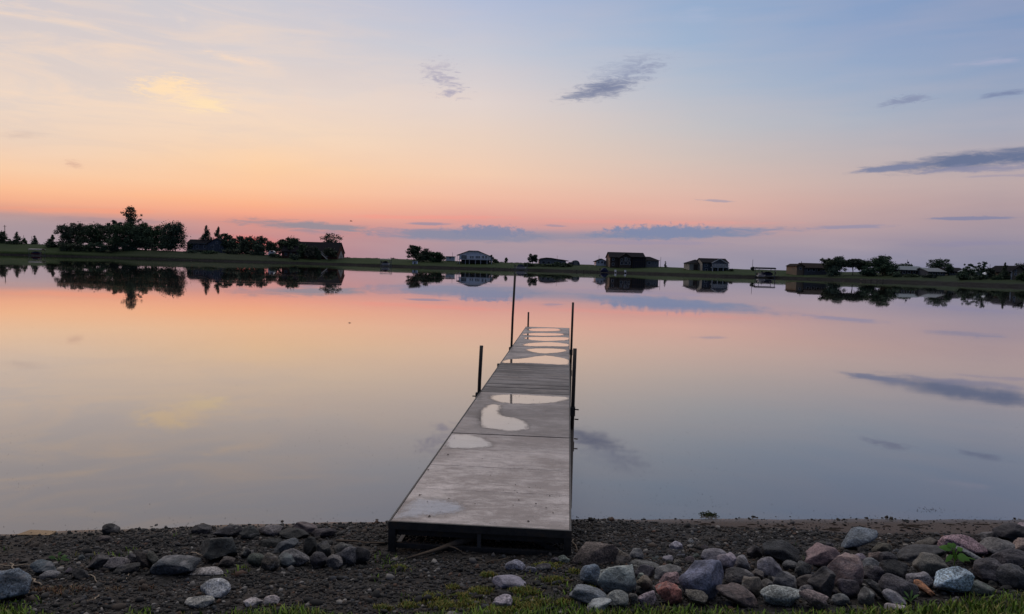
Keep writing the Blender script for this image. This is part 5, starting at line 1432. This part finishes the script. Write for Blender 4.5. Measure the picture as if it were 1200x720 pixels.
# D: low house with a curved roof
L = Lot('house', 648, 277, 'long low pale house with a gently curved roof behind shrubs', 'house')
tops = [(630.5, 304.6), (634, 302.8), (640, 302.0), (646, 302.4), (652, 303.5), (660, 304.6), (666.3, 305.8)]
poly = [(L.x(p), L.z(p, q)) for p, q in tops]
wl = MB(); wl.prism([(L.x(631.5), -0.9), (L.x(663.5), -0.9)] + [(x_ if 0 < i < len(poly) - 1 else (x_ + 0.4 if i == 0 else x_ - 1.0), z_ - 0.2) for i, (x_, z_) in reversed(list(enumerate(poly)))], 0, 9); wl.build('wall', M['pale_siding'], L.root)
rf = MB(); rf.prism(poly + [(x_, z_ - 0.18) for x_, z_ in reversed(poly)], -0.6, 9.6); rf.build('roof', M['dark_shingle'], L.root)
for px, wv in ((637, 3.2), (643, 3.2), (650, 2.4), (656, 2.4), (660.5, 2)): window(L, px, 306.3 + (px - 640) * 0.05, 309 + (px - 640) * 0.05, wv, 0.0)
ae = MB(); ae.tube([(L.x(653.5), 4, L.z(653, 304)), (L.x(653.5), 4, L.z(653, 299.5))], 0.05, 6); ae.build('aerial', M['lift_metal'], L.root)
# round-topped shed
L = Lot('shed', 674, 280, 'blue round-topped shed right of the long low pale house', 'shed')
xc = L.x(674.8); rr = L.x(679.6) - xc; zt = L.z(675, 305.2); poly = [(xc + rr * math.cos(R(a)), max(-0.9, zt - rr + rr * math.sin(R(a)))) for a in range(0, 181, 15)]
mb = MB(); mb.prism([(xc + rr, -0.9)] + poly + [(xc - rr, -0.9)], 0, 6); mb.build('shell', M['blue_siding'], L.root)
d_ = MB(); d_.box(xc - 0.7, xc + 0.7, -0.05, 0.02, -0.2, 1.7); d_.build('door', M['pale_siding'], L.root)
lt = MB(); lt.prismx([(1, -0.9), (5, -0.9), (5, L.z(670, 308)), (1, L.z(670, 307.4))], L.x(667), xc - rr * 0.98); lt.build('lean_to', M['grey_siding'], L.root)
# E: small cabin
L = Lot('cabin', 705, 276, 'small pale cabin with a dark shallow roof left of the big dark lodge', 'cabin')
front_gable(L, 698.5, 711, 303.2, 306.0, 705, 0, 6, M['white_siding'], M['dark_shingle'], over=0.55, name='wall'); window(L, 705.5, 306.6, 308.4, 1.6, 0.0); window(L, 701.5, 306.8, 308.2, 1.2, 0.0); d_ = L.box('door', M['grey_siding'], 708, 709.6, 306.8, 310, -0.03, 0.02)
# F: big dark lodge
L = Lot('house', 735, 264, 'big dark two-storey lodge with a front gable and screened porch', 'house')
side_house(L, 715, 756, 295.6, 301.7, 735, 0, 12, M['brown_siding'], M['dark_shingle'])
front_gable(L, 725.5, 739, 297.2, 301.6, 732, -1.6, 5, M['brown_siding'], M['dark_shingle'])
gl = MB(); 
for px in (728.5, 732, 735.5): pass
for px, a, b2, wv in ((727.6, 303.5, 305.6, 1.8), (731.6, 302.2, 305.6, 1.0), (733.2, 302.2, 305.6, 1.0), (736, 303, 305.6, 1.8), (728, 307, 310.2, 3), (733, 307, 310.2, 3), (737, 307, 310.2, 1.8)): window(L, px, a, b2, wv, -1.6)
for px in (718.5,): window(L, px, 303, 305.2, 2.2, 0.0); window(L, px, 308.5, 311, 2.2, 0.0)
ps = MB()
for k in range(7): ps.box(L.x(740.3 + k * 2.5) - 0.06, L.x(740.3 + k * 2.5) + 0.06, -2.0, -1.88, -0.7, L.z(748, 302.6))
ps.box(L.x(740.2), L.x(755.4), -2.0, -1.88, L.z(748, 307.2), L.z(748, 306.6)).box(L.x(740.2), L.x(755.4), -2.0, -1.88, L.z(748, 302.6), L.z(748, 302.1)); ps.build('porch_frame', M['brown_siding'], L.root)
sc = MB(); sc.box(L.x(740.3), L.x(755.3), -1.86, -1.8, -0.7, L.z(748, 302.6)); sc.build('porch_screen', M['dark_canvas'], L.root)
pr2 = MB(); pr2.box(L.x(740), L.x(755.8), -2.3, 0.3, L.z(748, 302.1) + 0.003, L.z(748, 301.5)); pr2.build('porch_roof', M['dark_shingle'], L.root)
sw = MB(); sw.box(L.x(715) - 0.06, L.x(715) - 0.003, 0.6, 5.2, -0.5, L.z(715, 303)); sw.build('side_cladding', M['tan_siding'], L.root)
X0, X1 = L.x(757), L.x(772.8); zr = L.z(764, 300.9); ze = L.z(764, 305.6)
wl = MB(); wl.box(X0, X1, 1.0, 9.5, -0.9, ze); wl.build('garage_wall', M['pale_siding'], L.root)
rf = MB(); a_, b_ = X0 - 0.1, X1 + 0.5; ym = 5.2; rf.add([(a_, 0.5, ze), (b_, 0.5, ze), (b_, 10, ze), (a_, 10, ze), (a_, ym, zr), (b_ - 3.0, ym, zr)], [(0, 1, 5, 4), (1, 2, 5), (2, 3, 4, 5), (3, 0, 4), (3, 2, 1, 0)]); rf.build('garage_roof', M['dark_shingle'], L.root)
window(L, 768.6, 307.3, 309.3, 1.2, 1.0); window(L, 761.5, 306.8, 310, 3, 1.0)
# G: house with the gabled balcony
L = Lot('house', 836, 240, 'house with a gabled white balcony and a row of five windows, cream side wall', 'house')
side_house(L, 823.5, 853.5, 302.8, 307.6, 838, 0, 9, M['blue_siding'], M['dark_shingle'])
cw = MB(); cw.prismx([(0.05, -0.8), (8.95, -0.8), (8.95, L.z(823, 307.8)), (4.5, L.z(823, 303.6)), (0.05, L.z(823, 307.8))], L.x(823.5) - 0.07, L.x(823.5) - 0.004); cw.build('side_cladding', M['beige_siding'], L.root)
front_gable(L, 833.4, 850.4, 303.5, 308.3, 842, -1.2, 4, M['blue_siding'], M['dark_shingle'])
tr = MB(); xm = L.x(841.9)
for s_ in (-1, 1): tr.bar((xm, -1.6, L.z(842, 303.6)), (L.x(841.9 + s_ * 9.4), -1.6, L.z(842, 308.7)), 0.06, 0.22)
tr.build('gable_trim', M['trim'], L.root)
for k in range(5): window(L, 834.8 + k * 3.4, 309.6 + k * 0.02, 311.9 + k * 0.02, 1.9, -1.2, pr=842)
wb = MB(); wb.box(L.x(832.6), L.x(851), -1.26, -1.21, L.z(842, 312.6), L.z(842, 308.9)); 
dk = MB(); dk.box(L.x(831.6), L.x(851.4), -3.4, -1.2, L.z(842, 313.9), L.z(842, 313.4)); dk.build('balcony', M['trim'], L.root)
rl = MB(); zt = L.z(842, 313.4); rl.box(L.x(831.6), L.x(851.4), -3.4, -3.34, zt + 0.85, zt + 0.93)
for k in range(40):
    xx = L.x(831.8) + (L.x(851.2) - L.x(831.8)) * k / 39; rl.box(xx - 0.025, xx + 0.025, -3.39, -3.35, zt + 0.002, zt + 0.85)
rl.build('railing', M['trim'], L.root)
for px in (832.2, 838.4, 844.6, 850.6): p_ = MB(); p_.box(L.x(px) - 0.09, L.x(px) + 0.09, -3.36, -3.18, -1.2, L.z(842, 313.9)); p_.build('post', M['trim'], L.root)
for px in (835.5, 841.8, 848): window(L, px, 315.2, 318.5, 3.6, -1.2, pr=842)
window(L, 827.5, 310, 312.4, 2.4, 0.0); window(L, 828, 315, 317.4, 2.4, 0.0)
# left wing
X0, X1 = L.x(811.5), L.x(823); zr = L.z(820, 304.2); ze = L.z(815, 308.8)
wl = MB(); wl.box(X0, X1 - 0.1, 4.0, 12, -0.9, ze); wl.build('wing_wall', M['beige_siding'], L.root)
rf = MB(); a_, b_ = X0 - 0.4, X1; rf.add([(a_, 3.5, ze), (b_, 3.5, ze), (b_, 12.5, ze), (a_, 12.5, ze), (a_ + 3.0, 8, zr), (b_, 8, zr)], [(0, 1, 5, 4), (1, 2, 5), (2, 3, 4, 5), (3, 0, 4), (3, 2, 1, 0)]); rf.build('wing_roof', M['dark_shingle'], L.root)
gd = MB(); gd.box(L.x(816.5), L.x(821.5), 3.93, 3.998, -0.4, ze - 0.35); gd.build('garage_door', M['brown_siding'], L.root)
# H: brown-roofed house right
L = Lot('house', 952, 219, 'low house with a brown roof and tan end wall left of the right-hand grove', 'house')
side_house(L, 943.6, 970, 308.5, 313.6, 957, 0, 8, M['grey_siding'], M['brown_shingle'])
for px in (948, 954, 960, 965.5): window(L, px, 315.3, 317.8, 2.8, 0.0)
front_gable(L, 935, 943.2, 309.2, 311.4, 939, 0.6, 9, M['tan_siding'], M['brown_shingle'], over=0.25, name='wing_wall'); window(L, 939.5, 314, 316, 1.8, 0.6)
vp_ = MB(); vp_.tube([(L.x(945.4), 4, L.z(945, 309)), (L.x(945.4), 4, L.z(945, 306.4))], 0.08, 8); vp_.build('vent_pipe', M['lift_metal'], L.root)
# I: long metal-roofed house, J: second one
L = Lot('house', 1068, 208, 'long house with a bluish metal roof right of the dark dome tree', 'house')
side_house(L, 1051, 1086.5, 312.0, 316.2, 1069, 0, 9, M['brown_siding'], M['blue_metal_roof'])
for px in (1060, 1066, 1072, 1078, 1083): window(L, px, 317.8, 320.4, 2.6, 0.0)
door(L, 1069, 317.6, 322, 1.6, 0.0, mat='brick_red')
L = Lot('house', 1098, 203, 'shorter house with a grey metal roof right of the long metal-roofed one', 'house')
side_house(L, 1088.6, 1108.4, 314.2, 318.2, 1098, 0, 8, M['grey_siding'], M['grey_metal_roof'])
for px in (1092, 1098, 1104): window(L, px, 319.6, 321.8, 2.4, 0.0)
L = Lot('house', 1123, 205, 'dark low roofed house behind the thin scruffy tree', 'house')
side_house(L, 1112, 1134, 313.8, 318, 1123, 0, 8, M['pale_siding'], M['dark_shingle']); window(L, 1118, 319, 321, 2.2, 0.0); window(L, 1126, 319, 321, 2.2, 0.0)
L = Lot('cottage', 1152, 196, 'pale gabled cottage behind the open crooked tree', 'cottage')
front_gable(L, 1145, 1161, 314.5, 318.6, 1153, 0, 8, M['pale_siding'], M['grey_metal_roof'], name='wall'); window(L, 1150, 319, 321.2, 2.2, 0.0); window(L, 1157, 319.4, 321.4, 2.2, 0.0)
L = Lot('house', 1170, 205, 'low bluish roofed house left of the dark pointed evergreen', 'house')
side_house(L, 1162, 1180, 315, 318.6, 1170, 0, 7, M['grey_siding'], M['blue_metal_roof']); window(L, 1167, 319.6, 321.4, 2, 0.0)
L = Lot('house', 1194, 181, 'tan gabled house by the right edge of the picture', 'house')
front_gable(L, 1186, 1203, 311.6, 318.2, 1194, 0, 9, M['tan_siding'], M['dark_shingle'], name='wall'); window(L, 1191, 316.4, 318.6, 1.8, 0.0); window(L, 1191, 320.4, 322.6, 2.2, 0.0); window(L, 1197, 320.4, 322.8, 2.2, 0.0)
fc = MB(); fc.box(L.x(1185.2), L.x(1186), -0.3, 0.0, -0.6, L.z(1186, 318)); fc.build('corner_board', M['trim'], L.root)

# ------------------------------------------------------------------ boats, lifts, docks, poles
def hull(lot, x0, x1, wl_, dk_, d0, mat, bow=1):
    """pontoon or runabout hull between two picture columns"""
    X0, X1 = lot.x(x0), lot.x(x1); L_ = X1 - X0; w2 = 1.1
    mb = MB(); st = []
    for u, wv, zk in ((0, 0.9, 0.12), (0.3, 1, 0), (0.7, 0.95, 0.02), (0.9, 0.6, 0.22), (1, 0.08, 0.5)):
        uu = u if bow > 0 else 1 - u
        x_ = X0 + L_ * uu; st.append([(x_, d0 + w2 - w2 * wv, dk_), (x_, d0 + w2 - w2 * wv * 0.6, wl_ + (dk_ - wl_) * zk), (x_, d0 + w2 + w2 * wv * 0.6, wl_ + (dk_ - wl_) * zk), (x_, d0 + w2 + w2 * wv, dk_)])
    vs = [p for s_ in st for p in s_]; fs = []
    for i in range(len(st) - 1): fs += [(i * 4 + j, i * 4 + (j + 1) % 4, i * 4 + 4 + (j + 1) % 4, i * 4 + 4 + j) for j in range(4)]
    fs += [(0, 1, 2, 3), tuple(range(len(vs) - 4, len(vs)))]
    mb.add(vs, fs); return mb.build('hull', mat, lot.root)
def boat(px, D, x0, x1, zw, zd, lab, mat, cover=None, cz=0.0, console=True, wind=True):
    L = Lot('boat', px, D, lab, 'boat', 'boats along the far shore'); L.root.location.z = 0; L.bz = 0
    hull(L, x0, x1, zw, zd, 0.0, mat)
    a, b_ = L.x(x0), L.x(x1); l_ = b_ - a
    if cover:
        c_ = MB(); c_.prism([(a + 0.08 * l_, zd + 0.003), (a + 0.85 * l_, zd + 0.003), (a + 0.7 * l_, zd + cz * 0.75), (a + 0.5 * l_, zd + cz), (a + 0.25 * l_, zd + cz * 0.8)], 0.2, 2.0); c_.build('cover', cover, L.root, bevel=0.05)
    else:
        c_ = MB(); c_.box(a + 0.45 * l_, a + 0.58 * l_, 0.7, 1.5, zd + 0.003, zd + 0.7); c_.build('console', M['grey_siding'], L.root)
        w_ = MB(); w_.bar((a + 0.60 * l_, 1.1, zd + 0.5), (a + 0.54 * l_, 1.1, zd + 1.0), 1.5, 0.04); w_.build('windshield', M['window_glass'], L.root)
        s_ = MB(); s_.box(a + 0.12 * l_, a + 0.28 * l_, 0.4, 1.8, zd + 0.003, zd + 0.5); s_.build('seat', M['pale_canvas'], L.root)
    mo = MB(); mo.box(a - 0.35, a - 0.02, 0.9, 1.3, zd - 0.1, zd + 0.55); mo.build('motor', M['dark_canvas'], L.root)
    return L.root
def lift(px, D, x0, x1, ztop, zeave, lab, canvas, zbeam=0.5, deep=3.0):
    L = Lot('boat_lift', px, D, lab, 'boat lift', 'boat lifts along the far shore'); L.root.location.z = 0; L.bz = 0
    a, b_ = L.x(x0), L.x(x1)
    if canvas:
        c_ = MB(); c_.prismx([(-0.2, zeave), (-0.05, ztop - 0.15), (deep * 0.3, ztop), (deep * 0.7, ztop), (deep + 0.05, ztop - 0.15), (deep + 0.2, zeave), (deep + 0.12, zeave), (deep * 0.7, ztop - 0.09), (deep * 0.3, ztop - 0.09), (-0.12, zeave)], a - 0.3, b_ + 0.3); c_.build('canopy', canvas, L.root)
    for x_ in (a, b_):
        for y_ in (0.0, deep):
            p_ = MB(); p_.box(x_ - 0.06, x_ + 0.06, y_ - 0.06, y_ + 0.06, -1.2, (ztop - 0.14) if canvas else zeave); p_.build('post', M['lift_metal'], L.root)
    for y_ in (0.0, deep):
        b2 = MB(); b2.box(a + 0.062, b_ - 0.062, y_ - 0.05, y_ + 0.05, zbeam - 0.1, zbeam + 0.05); b2.build('beam', M['lift_metal'], L.root)
    wh = MB(); wh.tube([(b_ + 0.12, -0.1, 1.5), (b_ + 0.17, -0.1, 1.5)], 0.45, 16); wh.build('winch_wheel', M['lift_metal'], L.root)
    return L.root
# far left: covered pontoon in its lift
lift(41, 343, 34, 48, 3.2, 2.6, 'boat lift with a pale arched canopy at the far left bank', M['pale_canvas'], 0.35)
boat(41, 344, 36, 47, 0.45, 1.05, 'boat under a navy cover inside the far left boat lift', M['red_hull'], M['navy_canvas'], 0.9)
# left middle: dark lift with pale roof
lift(451, 259, 446, 457, 2.75, 2.45, 'boat lift with a flat pale canopy left of the dark shrub mound', M['pale_canvas'], 0.3)
boat(451, 260, 447, 456, 0.5, 1.2, 'dark covered boat inside the lift left of the dark shrub mound', M['white_hull'], M['dark_canvas'], 0.7)
# centre: pontoon by the tall dock post
lift(610, 252, 603, 618, 2.3, 2.0, 'open boat lift without canopy straight beyond the tall dock post', None, 0.35)
boat(610, 253, 604.5, 617, 0.5, 1.15, 'bluish covered pontoon boat on the open lift beyond the tall dock post', M['white_hull'], M['blue_siding'], 0.95)
boat(709, 243, 704.5, 714, 0.15, 0.8, 'small dark covered boat moored below the small pale cabin', M['navy_canvas'], M['navy_canvas'], 0.8)
# right: dark lift with white pontoon
lift(899.5, 218, 890, 908.6, 3.05, 2.55, 'boat lift with a long dark canopy below the thin pole', M['dark_canvas'], 0.5, 3.4)
boat(896, 214, 890, 899, 0.3, 0.85, 'white pontoon boat moored in front of the dark canopy lift', M['white_hull'])
boat(902, 219, 895.5, 908, 0.65, 1.35, 'navy boat hanging in the lift under the long dark canopy', M['navy_canvas'], M['dark_canvas'], 0.5)
def shore_dock(px, D, x0, x1, lab, ln=6.0):
    L = Lot('wooden_dock', px, D, lab, 'dock', 'docks on the far shore'); L.root.location.z = 0; L.bz = 0
    a, b_ = L.x(x0), L.x(x1)
    d_ = MB(); d_.box(a, b_, -0.6, 0.6, 0.38, 0.5); d_.build('deck', M['weathered_timber'], L.root)
    for k in range(4):
        x_ = a + (b_ - a) * (k + 0.5) / 4; p_ = MB(); p_.box(x_ - 0.06, x_ + 0.06, -0.66, -0.6 - 0.003, -1, 0.75); p_.build('post', M['pole_timber'], L.root)
shore_dock(585, 250, 575, 602, 'low wooden dock along the bank left of the bluish covered pontoon')
shore_dock(690, 243, 672, 704, 'low wooden dock left of the small dark covered boat')
shore_dock(1025, 190, 1010, 1038, 'pale low dock along the bank below the right-hand grove')
shore_dock(205, 306, 196, 224, 'low dock at the bank below the big dense broad tree')
def pole(px, top, D, lab, arm=True, r=0.12, base=None):
    z0 = far_z(px, D) - 0.3; x = pt(px, 300, D).x; h = pt(px, top, D).z - z0
    root = empty('utility_pole', (x, D, z0), lab, 'pole', 'poles on the far shore')
    mb = MB(); mb.tube([(0, 0, 0), (0, 0, h)], [r, r * 0.75], 8); mb.build('shaft', M['pole_timber'], root)
    if arm:
        a = MB(); a.box(-0.9, 0.9, -0.05, 0.05, h - 0.7, h - 0.55); a.build('cross_arm', M['pole_timber'], root)
    return root
pole(6, 264, 400, 'tall utility pole at the far left against the haze', r=0.2)
pole(28, 276, 398, 'short pole right of the pointed evergreen at far left', False)
pole(37.5, 277, 398, 'thin short pole left of the small lone evergreen', False)
pole(530.3, 296, 282, 'thin pole between the pale blue shed and the white house', False, 0.07)
pole(702, 299.5, 282, 'thin pole above the small pale cabin', False, 0.06)
pole(711, 298.5, 282, 'thin pole close against the left gable of the dark lodge', False, 0.06)
pole(774.5, 301.5, 270, 'thin pole at the right corner of the dark lodge garage', False, 0.07)
pole(882.5, 304.3, 241, 'thin pole standing over the tiny round bush', False, 0.07)
pole(1161, 310, 200, 'thin pole behind the pale gabled cottage', False, 0.06)
r_ = pole(1063.7, 304.5, 220, 'mast with a little flag above the long bluish metal roof', False, 0.06)
r_.name = 'flag_mast'; r_['category'] = 'mast'
hh = pt(1063.7, 304.5, 220).z - r_.location.z
fl = MB(); fl.box(0.06, 0.55, -0.02, 0.02, hh - 1.1, hh - 0.6); fl.build('flag', M['navy_canvas'], r_)
# white lawn chairs at the water below the lodge, white cover at right
def lawn_chair(px, D, lab):
    x = pt(px, 315, D).x; z = far_z(px, D) + 0.05
    root = empty('lawn_chair', (x, D, z), lab, 'chair', 'white lawn chairs by the water')
    s = MB(); s.box(-0.32, 0.32, -0.3, 0.3, 0.36, 0.42); s.build('seat', M['trim'], root)
    b2 = MB(); b2.bar((0, 0.3, 0.42), (0, 0.55, 1.1), 0.64, 0.05); b2.build('backrest', M['trim'], root)
    for sx_ in (-0.28, 0.28):
        for sy_ in (-0.26, 0.26): l_ = MB(); l_.box(sx_ - 0.03, sx_ + 0.03, sy_ - 0.03, sy_ + 0.03, -0.1, 0.36); l_.build('leg', M['trim'], root)
lawn_chair(721.5, 247, 'white lawn chair by the water below the lodge, left one')
lawn_chair(733, 246, 'white lawn chair by the water below the lodge, right one')
L = Lot('boat', 1160, 186, 'boat under a white cover parked on land before the pale cottage', 'boat')
hull(L, 1156, 1166, 0.35, 1.0, 0.0, M['white_hull']); c_ = MB(); a, b_ = L.x(1156.6), L.x(1164.5); c_.prism([(a, 1.003), (b_, 1.003), (b_ - 0.7, 1.5), ((a + b_) / 2, 1.75), (a + 0.4, 1.6)], 0.2, 2.0); c_.build('cover', M['white_siding'], L.root, bevel=0.05)
# a bird over the lake
bp = pt(411.5, 259.5, 120); mb = MB(bp)
mb.tube([bp + Vector((-0.22, 0, 0)), bp + Vector((-0.08, 0, 0.02)), bp + Vector((0.12, 0, 0.03)), bp + Vector((0.2, 0, 0.05))], [0.015, 0.05, 0.055, 0.02], 6)
for s_ in (-1, 1): mb.add([bp + Vector((-0.08, 0, 0.04)), bp + Vector((0.08, 0, 0.04)), bp + Vector((0.02, s_ * 0.28, 0.12)), bp + Vector((-0.06, s_ * 0.42, 0.08)), bp + Vector((-0.08, 0, 0.055)), bp + Vector((0.08, 0, 0.055)), bp + Vector((0.02, s_ * 0.28, 0.13)), bp + Vector((-0.06, s_ * 0.42, 0.09))], [(0, 1, 2, 3), (7, 6, 5, 4), (0, 4, 5, 1), (1, 5, 6, 2), (2, 6, 7, 3), (3, 7, 4, 0)])
o = mb.build('bird', M['dark_canvas'], None, True); o.location = bp
tag(o, 'tiny dark bird flying low in front of the pink sky above the barn', 'bird')
bpy.context.view_layer.update()
